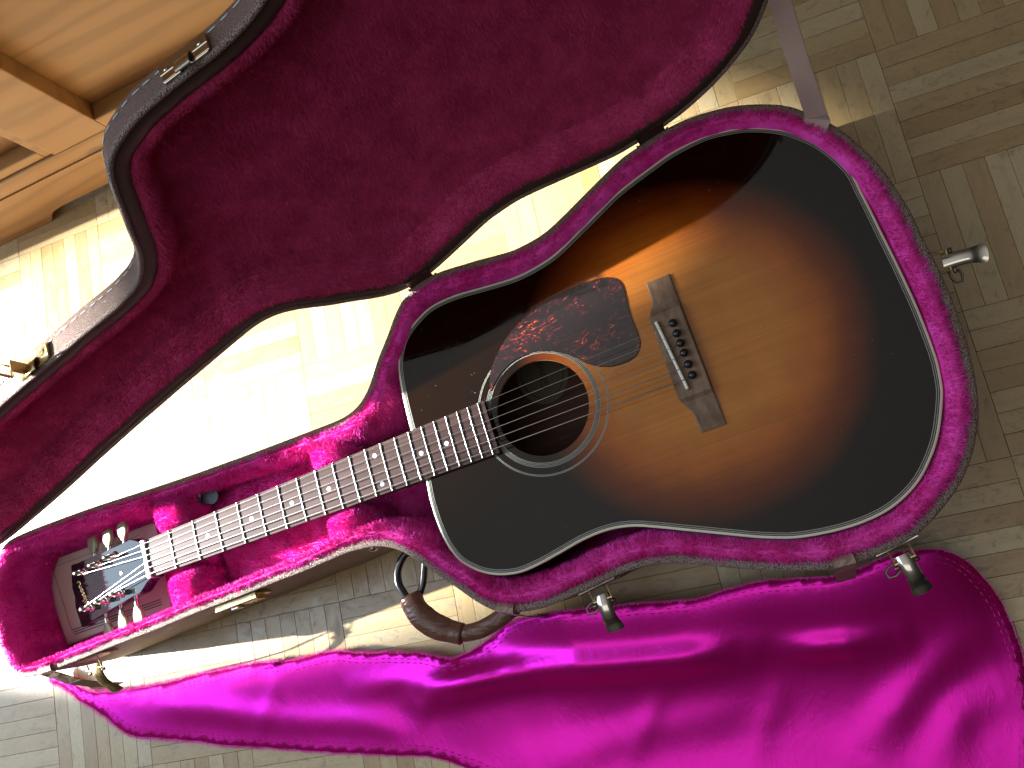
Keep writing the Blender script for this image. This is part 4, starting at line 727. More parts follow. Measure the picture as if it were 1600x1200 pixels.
# strap that holds the lid
pa, pb_ = [np.array(p) for p in D['strap']]
mid = (pa + pb_) / 2; i = np.argmin(((C0 - mid[:2]) ** 2).sum(1)); q2 = LQ
rel = np.array(D['case'])[:, :2]; j = np.argmin(((rel - mid[:2]) ** 2).sum(1)); la = np.array(D['lid'][6]); lend = lpt(la[0] - .012, la[1], .004)
wv = (pb_ - pa); st0 = mid + np.array((-.009, -.011, -.012)); mb = MB(); ptsS = [st0, mid + np.array((-.004, -.004, .0005)), mid + np.array((.002, .003, .0036))]
for t in np.linspace(.03, 1, 14): ptsS.append((mid + np.array((.002, .003, .003))) * (1 - t) + lend * t + np.array((0, 0, -.010)) * math.sin(math.pi * t))
hw = np.linalg.norm(wv) / 2 * .78; V = []
wd0 = wv / np.linalg.norm(wv)
for i, p in enumerate(ptsS):
    t = i / (len(ptsS) - 1); dr = ptsS[min(i + 1, len(ptsS) - 1)] - ptsS[max(i - 1, 0)]; dr /= np.linalg.norm(dr)
    wdir = wd0 - dr * np.dot(wd0, dr); wdir /= np.linalg.norm(wdir); nn = np.cross(dr, wdir)
    V += [p - wdir * hw, p + wdir * hw, p + wdir * hw + nn * .0008, p - wdir * hw + nn * .0008]
n = len(ptsS); MB().add(V, [(4 * i + k, 4 * i + (k + 1) % 4, 4 * i + 4 + (k + 1) % 4, 4 * i + 4 + k) for i in range(n - 1) for k in range(4)] + [(3, 2, 1, 0), tuple(4 * n - 4 + k for k in range(4))]).make('lid_strap', TAN, case)

# ------------------------------------------------------------------ latches, lock, handle on the lower shell
def wall_frame(p):
    i = np.argmin(((C0 - np.array(p[:2])) ** 2).sum(1)); nr = nC[i]; return np.array([*C0[i], 0]), np.array([-nr[1], nr[0], 0]), np.array([*nr, 0])
def latch(L, lab, mat, droop=0.0, twist=None, ring=True):
    P, T, N = wall_frame(L['p']); Z = np.array((0, 0, 1.)); root = MB()
    root.box(P + N * .0018 + Z * .112, T, Z, N, .020, .013, .0011)
    for s_ in (-1, 1): root.lathe(P + N * .002 + Z * .106 + T * .015 * s_, N, [(.0024, 0), (.0022, .0012), (.001, .0018)], 10)
    base = root.make('latch', mat, case, bevel=.0006, seg=1); base['label'] = lab
    out = np.array(L['d']) - np.array(L['p']); out[2] = 0; out /= np.linalg.norm(out)
    if twist: out = out * math.cos(twist) + np.cross(Z, out) * math.sin(twist)
    side = np.cross(Z, out)
    b0 = P + Z * .122 + N * .003; mb = MB()
    for s_ in (-1, 1): mb.tube([b0 + side * .0093 * s_, b0 + side * .0093 * s_ + out * .0125 + Z * -.004], .0009, 6)
    mb.tube([b0 - side * .0095 + out * .0125 - Z * .004, b0 + side * .0095 + out * .0125 - Z * .004], .0011, 6); mb.make('bail', BRASS, base, smooth=True)
    # bowed lever: wide rolled root, waist, flared thumb end
    V = []; n = 22; m_ = 11
    for i in range(n):
        t = i / (n - 1); x = .0105 + .035 * t; z = .119 + .0035 * math.sin(t * 2.6) - droop * t * t * .03 - .0015 * (t > .7) * math.sin((t - .7) / .3 * math.pi)
        hw_ = .0083 - .0012 * math.sin(t * math.pi) + .0012 * max(0, (t - .72) / .28); hw_ *= (1 if t < .97 else .94)
        for k in range(m_):
            u = -1 + 2 * k / (m_ - 1); zz = z - .0034 * abs(u) ** 2.6 * (1 - .35 * t); V.append(P + out * (x + (.002 * (1 - u * u) if t > .9 else 0)) + side * hw_ * u + Z * zz)
    nv = len(V); V += [v - Z * .0009 for v in V]; F = []
    for i in range(n - 1):
        for k in range(m_ - 1):
            a = i * m_ + k; F += [(a, a + 1, a + m_ + 1, a + m_), (a + nv, a + m_ + nv, a + m_ + 1 + nv, a + 1 + nv)]
    for i in range(n - 1):
        for k in (0, m_ - 1): a = i * m_ + k; F.append((a, a + m_, a + m_ + nv, a + nv))
    for k in range(m_ - 1):
        for i in (0, n - 1): a = i * m_ + k; F.append((a, a + 1, a + 1 + nv, a + nv))
    MB().add(V, F).make('lever', mat, base, smooth=True)
    mb = MB()
    c = P + out * .0145 + Z * .112 - side * .010
    if ring: mb.tube([c + side * .0035, c - side * .005 + out * .001, c - side * .0095 + out * .004, c - side * .009 + out * .009, c - side * .003 + out * .010, c + side * .002 + out * .008], .0013, 6)
    for s_ in (-1, 1): mb.lathe(P + out * .019 + Z * .1165 + side * .0078 * s_, side * s_, [(.0018, 0), (.0018, .0035), (.001, .0042)], 10)
    mb.make('bail_ring', DARKM, base, smooth=True)
latch(D['latch'][0], 'nickel latch at the tail end of the case', NICKEL)
latch(D['latch'][1], 'nickel latch over the corner of the satin cover', NICKEL, .4)
latch(D['latch'][2], 'nickel latch below the guitar waist', NICKEL, .4)
latch(D['latch'][3], 'brass latch at the head end of the case', BRASS, .9, ring=False)
P, T, N = wall_frame(np.mean(np.array(D['lock']), 0)); Z = np.array((0, 0, 1.))
mb = MB(); mb.box(P + N * .0022 + Z * .108, T, Z, N, .027, .014, .0014); mb.box(P + N * .0042 + Z * .1235, T, Z, N, .0275, .0016, .0036); lk = mb.make('lock', BRASS, case, bevel=.0007)
mb = MB(); mb.box(P + N * .007 + Z * .110 - T * .009, T, Z, N, .0045, .006, .0035); mb.make('lock_button', NICKEL, lk, bevel=.0006)
mb = MB(); mb.box(P + N * .006 + Z * .108 + T * .012, T, Z, N, .010, .009, .0022); [mb.lathe(P + N * .0078 + Z * .104 + T * (.006 + .004 * i), N, [(.0014, 0), (.0014, .001)], 8) for i in range(4)]; mb.make('key_plate', BRASS, lk, bevel=.0004)
P, T, N = wall_frame(D['stud']); MB().lathe(P + Z * .095, N, [(.0055, 0), (.0052, .0022), (.003, .004)], 16).make('stud', NICKEL, case, smooth=True)
# handle: brown leather grip on black loops
def smoothp(P, n=16, closed=False):
    P = np.array(P, float); out = []
    for i in range(len(P) - 1):
        p0 = P[max(i - 1, 0)]; p1 = P[i]; p2 = P[i + 1]; p3 = P[min(i + 2, len(P) - 1)]
        for t in np.linspace(0, 1, n, endpoint=False): out.append(.5 * ((2 * p1) + (-p0 + p2) * t + (2 * p0 - 5 * p1 + 4 * p2 - p3) * t * t + (-p0 + 3 * p1 - 3 * p2 + p3) * t ** 3))
    out.append(P[-1]); return np.array(out)
hd = MB(); g1 = smoothp(D['handle'], 10); nn = len(g1)
rr = np.interp(np.linspace(0, 1, nn), [0, .03, .5, .93, .96, 1], [.0115, .0128, .0142, .0112, .0118, .0100])
rr = rr * (1 + .022 * np.sin(np.arange(nn) * .55 + .4 * np.sin(np.arange(nn) * .8)) * (np.arange(nn) > 4)); hd.tube(g1, list(rr), 18, flat=.8)
h_ = hd.make('handle', LEATH, case, smooth=True)
g2 = smoothp(D['handle2'], 9); rr = np.interp(np.linspace(0, 1, len(g2)), [0, .3, 1], [.0088, .0092, .0088]); MB().tube(g2, list(rr), 16, flat=.8).make('grip_end', LEATH, h_, smooth=True)
sm_ = g1[:, :] + np.array((0, 0, .0115)); 
MB().tube(smoothp(D['rodA'], 8), .0043, 12).make('handle_loop', BLEATH, h_, smooth=True); MB().tube(smoothp(D['rodB'], 8), .0040, 12).make('handle_loop', BLEATH, h_, smooth=True)
P, T, N = wall_frame(D['rodA'][0]); MB().lathe(P + Z * .078 + T * .008, N, [(.013, 0), (.013, .004), (.008, .010)], 20).make('handle_mount', DARKM, h_, smooth=True)
P, T, N = wall_frame(D['handle2'][-1]); MB().lathe(P + Z * .080, N, [(.012, 0), (.012, .004), (.008, .012)], 20).make('handle_mount', DARKM, h_, smooth=True)
# three tan tabs that hold the satin cover to the rim
for k, (tb_, lab) in enumerate(zip(D['tabs'], ('tan leather tab near the handle', 'tan leather tab near the tail latch', 'tan leather tab at the head end'))):
    a, b, c = [np.array(p) for p in tb_]; P, T, N = wall_frame((a + b) / 2); hw_ = np.linalg.norm(b - a) / 2
    out = c - (a + b) / 2; out[2] = 0; out = out / np.linalg.norm(out)
    prof = [(-.008, ZR + .001), (-.004, ZR + .0035), (.001, ZR + .003), (.004, ZR - .006), (.010, .105), (.016, .07), (.020, .035)] if k < 2 else [(-.008, ZR + .001), (-.004, ZR + .0035), (.001, ZR + .003), (.008, ZR - .010), (.020, .105), (.030, .075), (.036, .045)]
    V = []
    c0 = np.array([*((a + b) / 2)[:2], 0]); c0 = P
    for o_, z in prof:
        for s_, tt in ((-1, 0), (1, 0), (1, 1), (-1, 1)): V.append(c0 + (N if o_ < .004 else (N * .4 + out * .6)) * (o_ + .0012 * tt * (z < ZR)) + T * hw_ * s_ + Z * (z + .0012 * tt * (z >= ZR)))
    n = len(prof); o = MB().add(V, [(4 * i + q, 4 * i + (q + 1) % 4, 4 * i + 4 + (q + 1) % 4, 4 * i + 4 + q) for i in range(n - 1) for q in range(4)] + [(3, 2, 1, 0), tuple(4 * n - 4 + q for q in range(4))]).make('cover_tab', TANL, case); o['label'] = lab

# ------------------------------------------------------------------ booklet in the head compartment
bk = [np.array(p) for p in D['booklet']]; bt = empty('booklet', tuple(np.mean(bk, 0) - np.array((0, 0, .008))), 'beige booklet with dark border lines lying under the guitar headstock', 'booklet')
def sheet(P4, z, t, inset_=0):
    c = np.mean(P4, 0); Q = [c + (p - c) * (1 - inset_) for p in P4]; return [np.array([q[0], q[1], z]) for q in Q] + [np.array([q[0], q[1], z + t]) for q in Q]
BF = [(3, 2, 1, 0), (4, 5, 6, 7), (0, 1, 5, 4), (1, 2, 6, 5), (2, 3, 7, 6), (3, 0, 4, 7)]
for i, (dz, ro, nm) in enumerate(((.0, .03, 'page_block'), (.0036, 0, 'cover'))):
    c = np.mean(bk, 0); P4 = []
    for p in bk: q = p - c; P4.append(c + np.array((q[0] * math.cos(ro) - q[1] * math.sin(ro), q[0] * math.sin(ro) + q[1] * math.cos(ro), 0)) + np.array((-.004 * (i == 0), 0, 0)))
    MB().add(sheet(P4, .0545 + dz, .0034 if i == 0 else .0012), BF).make(nm, PAPER, bt, bevel=.0004, seg=1)
A_, B_, C_, D_ = bk; ex = (C_ - B_) / np.linalg.norm(C_ - B_); ey = (A_ - B_) / np.linalg.norm(A_ - B_)
def bline(p, q, wd):
    d = q - p; L_ = np.linalg.norm(d); d /= L_; s = np.array((-d[1], d[0], 0)); c = (p + q) / 2; c[2] = .0595; return MB().box(c, d, s, (0, 0, 1), L_ / 2, wd / 2, .00012)
b0 = B_ + ex * .012 + ey * .014
for p, q, w_ in ((b0, b0 + ey * .087, .0006), (b0, b0 + ex * .142, .0012), (b0 + ex * .001 - ey * .0032, b0 + ex * .142 - ey * .0032, .0012), (b0 + ex * .002 - ey * .0064, b0 + ex * .142 - ey * .0064, .0012), (b0 + ey * .087, b0 + ey * .087 + ex * .142, .0005)): bline(p.copy(), q.copy(), w_).make('border_line', STRIPE, bt)

# ------------------------------------------------------------------ guitar
gt = empty('acoustic_guitar', (.6, .01, .03), 'sunburst acoustic guitar with tortoiseshell pickguard lying in the open case', 'guitar')
HX, HY, HR = .4915, .0008, .0482
S_ = .62865; fx = lambda n: S_ * (1 - 2 ** (-n / 12)); fw = lambda x: (.0438 + .0094 * x / .3143) / 2 - .0003
ang = np.linspace(0, 2 * math.pi, 96, endpoint=False); hole = np.stack([HX + HR * np.cos(ang), HY + HR * np.sin(ang)], 1)
B1 = inset(BODY, .0026); Vt, Ft = cdt([B1[::2], hole], .012)
sb = mesh('soundboard', r3(Vt, ZT), Ft, TOP, gt, origin=(HX, HY, ZT), smooth=True)
V, F = strip([r3(hole, ZT), r3(hole, ZT - .0035)]); mesh('soundhole_edge', V, [f[::-1] for f in F], rosewood('spruce_edge', (.40, .20, .07), (.52, .30, .12)), gt)
V, F = strip([r3(inset(BODY, .0024), ZT + .0001), r3(inset(BODY, .0005), ZT + .0001), r3(BODY, ZT - .0006), r3(inset(BODY, -.0001), ZT - .006), r3(inset(BODY, .0006), ZT - .0062)]); mesh('binding', V, [f for f in F], IVORY, gt, smooth=True)
def loopstrip(name, o0, o1, mat, z=.00012):
    V, F = strip([r3(inset(BODY, o0), ZT + z), r3(inset(BODY, o1), ZT + z)]); return mesh(name, V, F, mat, gt)
loopstrip('purfling', .00245, .0034, BLK); loopstrip('purfling', .0034, .0039, WHITE, .00016); loopstrip('purfling', .0039, .0051, BLK); loopstrip('purfling', .0051, .0056, WHITE, .00016)
V, F = strip([r3(inset(BODY, .0004), ZT - .006), r3(inset(BODY, .0006), .09), r3(inset(BODY, .0012), .03)]); mesh('body_side', V, F, BLACK, gt, smooth=True)
Vb, Fb = cdt([inset(BODY, .0012)[::4]], .05); mesh('back_plate', r3(Vb, .0305), Fb, BACKW, gt)
# inside: cross brace on the back and the oval paper label
lb = np.array(D['label']); MB().box((.585, 0, .0365), (0, 1, 0), (1, 0, 0), (0, 0, 1), .16, .0045, .006).make('back_brace', rosewood('spruce_brace', (.36, .22, .10), (.45, .30, .15)), gt)
a2 = np.linspace(0, 2 * math.pi, 48, endpoint=False)
lab_ = MB().add([(lb[0] + .030 * math.cos(a), lb[1] + .036 * math.sin(a), .0309) for a in a2], [tuple(range(48))]).make('paper_label', LABELM, gt)
V, F = strip([np.array([(lb[0] + r * math.cos(a), lb[1] + r * 1.2 * math.sin(a), .0312) for a in a2]) for r in (.0240, .0248)]); mesh('label_border', V, F, INK, lab_)
def text(s, size, c, up, right, mat, parent, name):
    cu = bpy.data.curves.new('t', 'FONT'); cu.body = s; cu.size = size; cu.align_x = 'CENTER'; cu.align_y = 'CENTER'; o = bpy.data.objects.new('t', cu); COL.objects.link(o)
    dg = bpy.context.evaluated_depsgraph_get(); me = bpy.data.meshes.new_from_object(o.evaluated_get(dg)); COL.objects.unlink(o); bpy.data.objects.remove(o)
    co = np.array([tuple(v.co) for v in me.vertices]); r_, u_ = np.array(right, float), np.array(up, float); W = np.array(c) + co[:, :1] * r_ + co[:, 1:2] * u_
    me2 = raw(W, [tuple(p.vertices) for p in me.polygons]); return link(name, me2, mat, parent)
for s_, dx_, sz in (('Gibson', .0, .013),): text(s_, sz, (lb[0] + dx_, lb[1], .0313), (-1, 0, 0), (0, 1, 0), INK, lab_, 'label_lettering')
# dust and lint specks on the lacquer
mb = MB(); rgd = np.random.default_rng(11); q = np.column_stack([rgd.uniform(.36, .84, 300), rgd.uniform(-.19, .21, 300)]); q = q[inside(q, inset(BODY, .01)) & ~inside(q, hole)]
for p in q:
    r_ = abs(rgd.normal()) * .00009 + .00006
    if rgd.random() < .12: a_ = rgd.uniform(0, 6.28); dl = np.array((math.cos(a_), math.sin(a_), 0)) * rgd.uniform(.0008, .003); mb.tube([np.array((*p, ZT + .0002)), np.array((*p, ZT + .0006)) + dl * .5 + np.array((-dl[1], dl[0], 0)) * .3, np.array((*p, ZT + .0003)) + dl], .00005, 3)
    else: mb.box((*p, ZT + r_ * .5), (1, 0, 0), (0, 1, 0), (0, 0, 1), r_, r_ * rgd.uniform(.5, 1), r_ * .5)
o = mb.make('dust', M('dust', (.38, .36, .32), .9), gt); o['kind'] = 'stuff'
# rosette rings
def ring(name, r0, r1, mat, z, parent=gt):
    a = np.linspace(0, 2 * math.pi, 128, endpoint=False); ok = [np.stack([HX + r * np.cos(a), HY + r * np.sin(a)], 1) for r in (r0, r1)]
    V, F = strip([r3(ok[0], ZT + z), r3(ok[1], ZT + z)]); return mesh(name, V, [f[::-1] for f in F], mat, parent)
for r0, mat in ((.0552, WHITE), (.0559, BLK), (.0565, WHITE), (.0573, BLK), (.0579, WHITE), (.0587, BLK), (.0593, WHITE)): ring('rosette_ring', r0, r0 + (.00055 if mat is WHITE else .0007), mat, .00012)
for r0, mat in ((.0668, WHITE), (.0675, BLK), (.0680, WHITE)): ring('rosette_ring', r0, r0 + .0005, mat, .00012)
# pickguard
PG = resample(D['guard'], 220, .0012); V = np.vstack([r3(inset(PG, -.0000), ZT + .0003), r3(inset(PG, .0006), ZT + .0011)]); N_ = len(PG)
Vg, Fg = cdt([inset(PG, .0006)], .008); F = [(i, (i + 1) % N_, (i + 1) % N_ + N_, i + N_) for i in range(N_)]
mesh('pickguard', np.vstack([V, r3(Vg, ZT + .0011)]), F + [tuple(int(i) + 2 * N_ for i in f) for f in Fg], TORT, gt, origin=(.55, .06, ZT))
# bridge: rectangular with swept ends
def bridge():
    V = []; n = 41; ys = np.linspace(-.0765, .0785, n); m_ = 7
    for y in ys:
        t = abs(y - .001) / .0775; k = min(1, max(0, (t - .53) / .10)); k = k * k * (3 - 2 * k)
        k2 = min(1, max(0, (t - .52) / .26)); k2 = k2 * k2 * (3 - 2 * k2)
        x1 = .6545 - .0 * k; x0 = .6215 + .0085 * k2 - .0 * t; top = .0085 - .0052 * k - .0012 * max(0, t - .6) / .4
        prof = [(x0, .0003), (x0, top * .75), (x0 + .0012, top), ((x0 + x1) / 2, top + .0002), (x1 - .0012, top), (x1, top * .75), (x1, .0003)]
        for x, z in prof: V.append((x - .0001, y, ZT + z))
    F = [(i * m_ + k, i * m_ + k + 1, (i + 1) * m_ + k + 1, (i + 1) * m_ + k) for i in range(n - 1) for k in range(m_ - 1)] + [tuple(range(m_))[::-1], tuple((n - 1) * m_ + k for k in range(m_))]
    return MB().add(V, F).make('bridge', BRIDGE, gt, smooth=False)
br = bridge()
sy = lambda y: .6300 - .0030 * (y / .035)
P = [np.array((sy(y), y, ZT + .0085)) for y in (-.0355, .0365)]; d_ = P[1] - P[0]; L_ = np.linalg.norm(d_); d_ /= L_
MB().box((P[0] + P[1]) / 2 + np.array((0, 0, .0014)), d_, np.cross(d_, (0, 0, 1)), (0, 0, 1), L_ / 2, .0015, .0030).make('saddle', BONE, br, bevel=.0011)
pin_y = [-.0242, -.0132, -.0016, .0085, .0186, .0293]
pin_x = .6415
for y in pin_y: MB().lathe((pin_x, y, ZT + .0082), (0, 0, 1), [(.0030, 0), (.0038, .0008), (.0041, .0025), (.0036, .0044), (.0018, .0055), (.0006, .0057)], 20).make('bridge_pin', BLEATH, br, smooth=True)
# fretboard and neck
xe = .4375; V = []
for x in (0.0008, xe):
    wv_ = fw(x); V += [(x, -wv_, ZT + .0012), (x, wv_, ZT + .0012), (x, wv_, ZT + .0062), (x, wv_ * .6, ZT + .0070), (x, 0, ZT + .0073), (x, -wv_ * .6, ZT + .0070), (x, -wv_, ZT + .0062)]
FB = MB().add(V, [(i, (i + 1) % 7, (i + 1) % 7 + 7, i + 7) for i in range(7)] + [tuple(range(7))[::-1], tuple(range(7, 14))]).make('fretboard', ROSE, gt, bevel=.0003, seg=1)
for k in range(1, 21):
    x = fx(k); wv_ = fw(x) - .0006; P = [(x, y, ZT + .0066 + .0009 * (1 - (y / .028) ** 2)) for y in np.linspace(-wv_, wv_, 7)]; MB().tube(P, .00095, 8, flat=1.1).make('fret', FRETM, FB, smooth=True)
for k, ys_ in ((3, (0,)), (5, (0,)), (7, (0,)), (9, (0,)), (12, (-.0155, .0155)), (15, (0,)), (17, (0,))):
    for y in ys_: MB().lathe(((fx(k) + fx(k - 1)) / 2, y, ZT + .0070 - abs(y) * .02), (0, 0, 1), [(.0025, 0), (.0025, .0004)], 20).make('inlay_dot', PEARL, FB)
MB().box((-.0018, 0, ZT + .0050), (1, 0, 0), (0, 1, 0), (0, 0, 1), .0024, .0221, .0042).make('nut', BONE, gt, bevel=.0008)
V = []; ns_ = 12
for i, x in enumerate(np.linspace(-.004, .352, 14)):
    wv_ = fw(max(x, 0)) - .0002; dp = np.interp(x, [0, .03, .29, .352], [.014, .0165, .019, .05])
    for k in range(ns_ + 1):
        a = math.pi * k / ns_; V.append((x, wv_ * math.cos(a), ZT + .0012 - dp * math.sin(a) ** .8))
n = 14; F = [(i * 13 + k, i * 13 + k + 1, (i + 1) * 13 + k + 1, (i + 1) * 13 + k) for i in range(n - 1) for k in range(12)] + [(i * 13, (i + 1) * 13, (i + 1) * 13 + 12, i * 13 + 12) for i in range(n - 1)] + [tuple(range(13)), tuple((n - 1) * 13 + k for k in range(13))]
MB().add(V, F).make('neck', BACKW, gt, smooth=True)
# headstock, tilted back 17 degrees
TA = math.radians(17); hs = lambda s, y, h=0: np.array((-s * math.cos(TA) - h * math.sin(TA), y, ZT + .0045 - s * math.sin(TA) + h * math.cos(TA)))
half = [(.0, .0222), (.006, .0226), (.014, .0245), (.022, .0285), (.030, .0318), (.038, .0322), (.046, .0322), (.10, .0350), (.150, .0378), (.163, .0392), (.1655, .0385), (.1672, .030), (.1700, .020), (.1715, .012), (.1705, .006), (.1690, .0)]
pts = half + [(s, -y) for s, y in half[::-1][1:]]; n = len(pts)
V = [hs(s, y, 0) for s, y in pts] + [hs(s, y, -.0145) for s, y in pts]
HS = MB().add(V, [tuple(range(n)), tuple(range(2 * n - 1, n - 1, -1))] + [(i, i + n, (i + 1) % n + n, (i + 1) % n) for i in range(n)]).make('headstock', BLACK, gt, bevel=.0009, angle=1.0)
HN = np.array((-math.sin(TA), 0, math.cos(TA))); HX1 = np.array((-math.cos(TA), 0, -math.sin(TA)))
mb = MB(); sc_ = .0083; o0 = hs(.1375, -.0215, .0003)
rd = np.array((0, 1., 0)) * .93 + HX1 * .36; rd /= np.linalg.norm(rd); ud = HX1 * .93 - np.array((0, 1., 0)) * .36
for stk in ([(1.05, .95), (.85, 1.2), (.4, 1.15), (.1, .75), (.12, .3), (.45, .05), (.85, .2), (1.0, .55), (.6, .6), (1.15, .6), (.95, -.1), (.5, -.3)], [(1.45, .62), (1.42, .15), (1.6, .02)], [(1.5, .85), (1.53, .9)],
            [(1.95, 1.15), (1.85, .5), (1.88, .08), (2.15, .02), (2.3, .3), (2.15, .55), (1.92, .45)], [(2.85, .55), (2.62, .62), (2.56, .44), (2.82, .24), (2.74, .02), (2.48, .08)],
            [(3.35, .58), (3.1, .45), (3.1, .12), (3.35, .02), (3.55, .2), (3.52, .48), (3.35, .58)], [(3.82, .6), (3.82, .02)], [(3.82, .4), (4.05, .6), (4.22, .5), (4.24, .1), (4.5, .0), (4.85, .25), (4.95, .7)]):
    P = [o0 + rd * x * sc_ + ud * y * sc_ for x, y in stk]; mb.tube(smoothp(P, 4), .00062, 6, flat=.4)
mb.make('logo_lettering', GOLD, HS, smooth=True)
MB().lathe(hs(.060, 0, 0), HN, [(.0025, 0), (.0022, .0007), (.001, .0009)], 12).make('headstock_screw', DARKM, HS, smooth=True)
posts = []
for sgn in (1, -1):
    for s in (.066, .100, .1345):
        y = sgn * .0222; mb = MB(); mb.lathe(hs(s, y, 0), HN, [(.0060, 0), (.0060, .0008), (.0046, .0022), (.0040, .0026)], 20); tn = mb.make('tuner', NICKEL, gt, smooth=True)
        MB().lathe(hs(s, y, .0005), HN, [(.0031, 0), (.0031, .0065), (.0024, .0078), (.0024, .0105), (.0031, .0118), (.0031, .0145), (.0022, .0152)], 16).make('post', NICKEL, tn, smooth=True)
        ye = sgn * (.035 + (s - .03) * .045); Yd = np.array((0, sgn, 0.)); c = hs(s - .001, ye, -.0150)
        MB().lathe(hs(s - .001, sgn * .030, -.0150), Yd, [(.003, 0), (.003, ye * sgn - .030), (.0026, ye * sgn - .024)], 12).make('shaft', NICKEL, tn, smooth=True)
        prof = [(0, .0040), (.0012, .0058), (.0028, .0062), (.0036, .0060), (.0052, .0086), (.0085, .0100), (.015, .0104), (.0185, .0100), (.020, .0086)]
        V = []; c = c + Yd * .004
        for d0, h0 in prof:
            for k in range(14):
                a = 2 * math.pi * k / 14; V.append(c + Yd * d0 + HX1 * h0 * np.sign(math.cos(a)) * abs(math.cos(a)) ** .7 + HN * (.0034 if d0 < .02 else .0024) * np.sign(math.sin(a)) * abs(math.sin(a)) ** .7)
        n = len(prof); F = [(i * 14 + k, i * 14 + (k + 1) % 14, (i + 1) * 14 + (k + 1) % 14, (i + 1) * 14 + k) for i in range(n - 1) for k in range(14)] + [tuple(range(14))[::-1], tuple((n - 1) * 14 + k for k in range(14))]
        MB().add(V, F).make('button', CREAM, tn, smooth=True); posts.append((sgn, s, y))
# strings (bass to treble = -y to +y)
ny = np.linspace(-.0175, .0175, 6); syy = np.linspace(-.0262, .0282, 6)
rad = [.00060, .00050, .00042, .00034, .00025, .00021]
order = [(-1, .066), (-1, .100), (-1, .1345), (1, .1345), (1, .100), (1, .066)]
for i in range(6):
    sg, s = order[i]; pp = hs(s, sg * .0222, .0085) + np.array((0, -sg * .0028, 0)); yb = syy[i]; sxx = sy(yb)
    P = [pp, np.array((-.0018, ny[i], ZT + .0094)), np.array((.30, ny[i] + (yb - ny[i]) * .49, ZT + .0108)), np.array((sxx, yb, ZT + .0131)), np.array((pin_x - .0035, pin_y[i], ZT + .0090)), np.array((pin_x - .002, pin_y[i], ZT + .0080))]
    mb = MB().tube(P, rad[i], 8); q = hs(s, sg * .0222, 0)
    coil = [hs(s, sg * .0222, .0072 + .0022 * t / 18) + np.array((math.cos(t * 1.05), math.sin(t * 1.05), 0)) * .0030 for t in range(19)]; mb.tube(coil, rad[i], 5)
    mb.make('string', STEEL, gt, smooth=True)

# ------------------------------------------------------------------ satin cover
upL = smoothp(D['cloth_up'], 5); loL = smoothp(D['cloth_lo'], 5); OUT = np.vstack([upL[:-1], loL])[:, :2]
CL = resample(OUT[::2], 620, 0); CL = CL + normals(CL) * (wob(r3(CL, 0), 150, 3) * .0006)[:, None]
Vc, Fc = cdt([CL], .0068, margin=.5)
upP = np.array(upL)[:, :2]
def dseg(P, Q):
    d = np.full(len(P), 9.)
    for a, b in zip(Q[:-1], Q[1:]):
        ab = b - a; t = np.clip(((P - a) @ ab) / (ab @ ab + 1e-12), 0, 1); d = np.minimum(d, np.linalg.norm(P - (a + t[:, None] * ab), axis=1))
    return d
du = dseg(Vc, upP); P3 = r3(Vc, 0)
mid_ = np.interp(Vc[:, 0], [-.2, .05, .2, .33, .42, .80, .88], [.010, .014, .014, .022, .050, .052, .012])
z = .004 + mid_ * np.exp(-(du / .075) ** 2)
for pts_, h, s in D['folds']:
    q = np.array(smoothp(pts_, 4))[:, :2]; d = dseg(Vc, q); e = np.minimum(1, np.minimum(np.linalg.norm(Vc - q[0], axis=1), np.linalg.norm(Vc - q[-1], axis=1)) / .05)
    z = z + h * (.95 if h > .0115 else .6) * np.exp(-(d / s) ** 2) * (.25 + .75 * e)
de = dseg(Vc, np.vstack([CL, CL[:1]])); edge = 1 - np.exp(-de / .012)
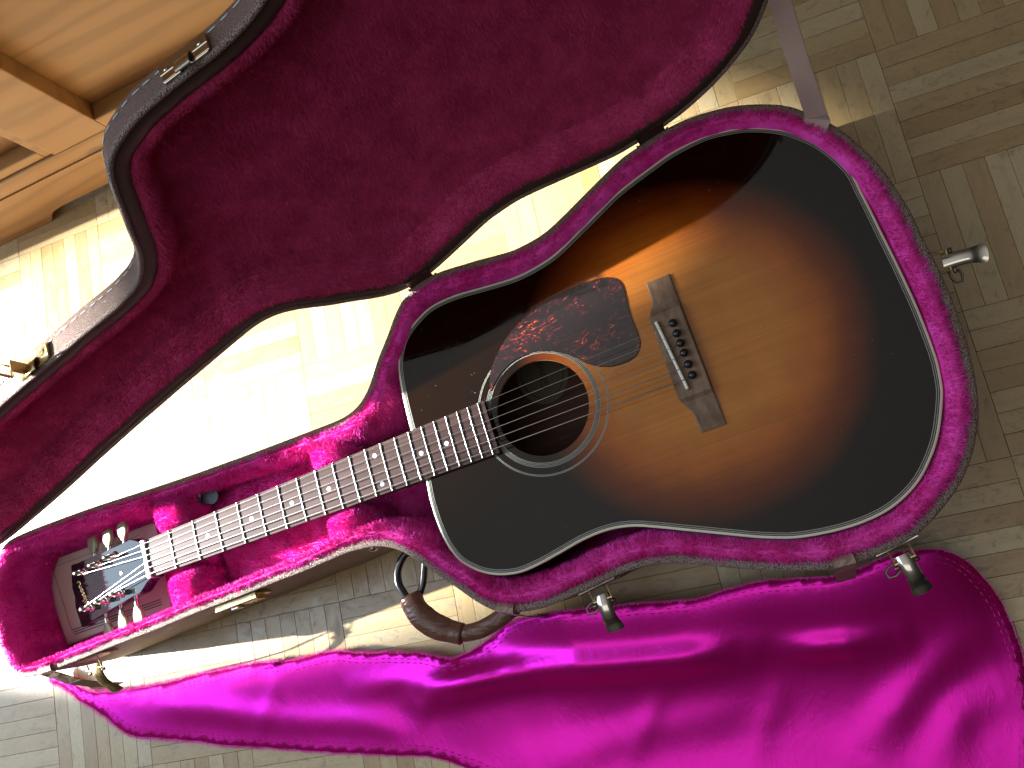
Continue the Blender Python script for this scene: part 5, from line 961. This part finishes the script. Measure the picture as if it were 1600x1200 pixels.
z = z + (wob(P3, 22, 2) * .0009 + wob(P3, 70, 7) * .00012 + np.maximum(0, wob(P3 * np.array((3.2, .7, 1)), 30, 5) - .35) * .0011) * edge + .0004 * np.exp(-((de - .009) / .0022) ** 2)
z = np.maximum(z, .0022)
cv = mesh('satin_cover', r3(Vc, z), Fc, SATIN, None, smooth=True)
tag(cv, 'guitar shaped magenta satin cover spread on the floor beside the case', 'cover')
md = cv.modifiers.new('thickness', 'SOLIDIFY'); md.thickness = .0016; md.offset = -1
from mathutils.kdtree import KDTree
kd = KDTree(len(Vc)); [kd.insert((*v, 0), i) for i, v in enumerate(Vc)]; kd.balance()
zat = lambda p: z[kd.find((p[0], p[1], 0))[1]]
# overlocked edge: plush fringe fibres and two rows of stitches
Nn = normals(CL); rg = np.random.default_rng(5); nf = 15000; i = rg.integers(0, len(CL), nf); tt = rg.random(nf)[:, None]; P0 = CL[i] * (1 - tt) + np.roll(CL, -1, 0)[i] * tt
zz = np.array([zat(p) for p in CL])[i]; leftness = np.interp(P0[:, 0], [-.2, 0, .25, .9], [1.7, 1.35, 1.0, .55]); L_ = (rg.uniform(.0015, .0042, nf) * leftness)[:, None]
dr = Nn[i] + rg.normal(size=(nf, 2)) * .5; dr /= np.linalg.norm(dr, axis=1)[:, None]; sd_ = np.stack([-dr[:, 1], dr[:, 0]], 1) * .00032
b3 = np.column_stack([P0 - dr * .002, zz - .0004]); W = np.concatenate([b3 - np.column_stack([sd_, np.zeros(nf)]), b3 + np.column_stack([sd_, np.zeros(nf)]), np.column_stack([P0 + dr * L_, np.maximum(zz + rg.normal(size=nf) * .0012 - .0008, .0012)])])
a = np.arange(nf); o = link('edge_fringe', fast(W, [np.stack([a, a + nf, a + 2 * nf], 1)]), PLUSH, cv); o['kind'] = 'stuff'
mb = MB()
for off_, step_ in ((.0062, 4), (.0105, 4)):
    Q = inset(CL, off_)
    for k in range(0, len(Q) - 3, 2):
        p, q = Q[k], Q[(k + 1) % len(Q)]; mb.tube([(*p, zat(p) + .0006), (*((p + q) / 2), zat(p) + .0011), (*q, zat(q) + .0006)], .00034, 4)
o = mb.make('stitching', PTHREAD, cv); o['kind'] = 'stuff'
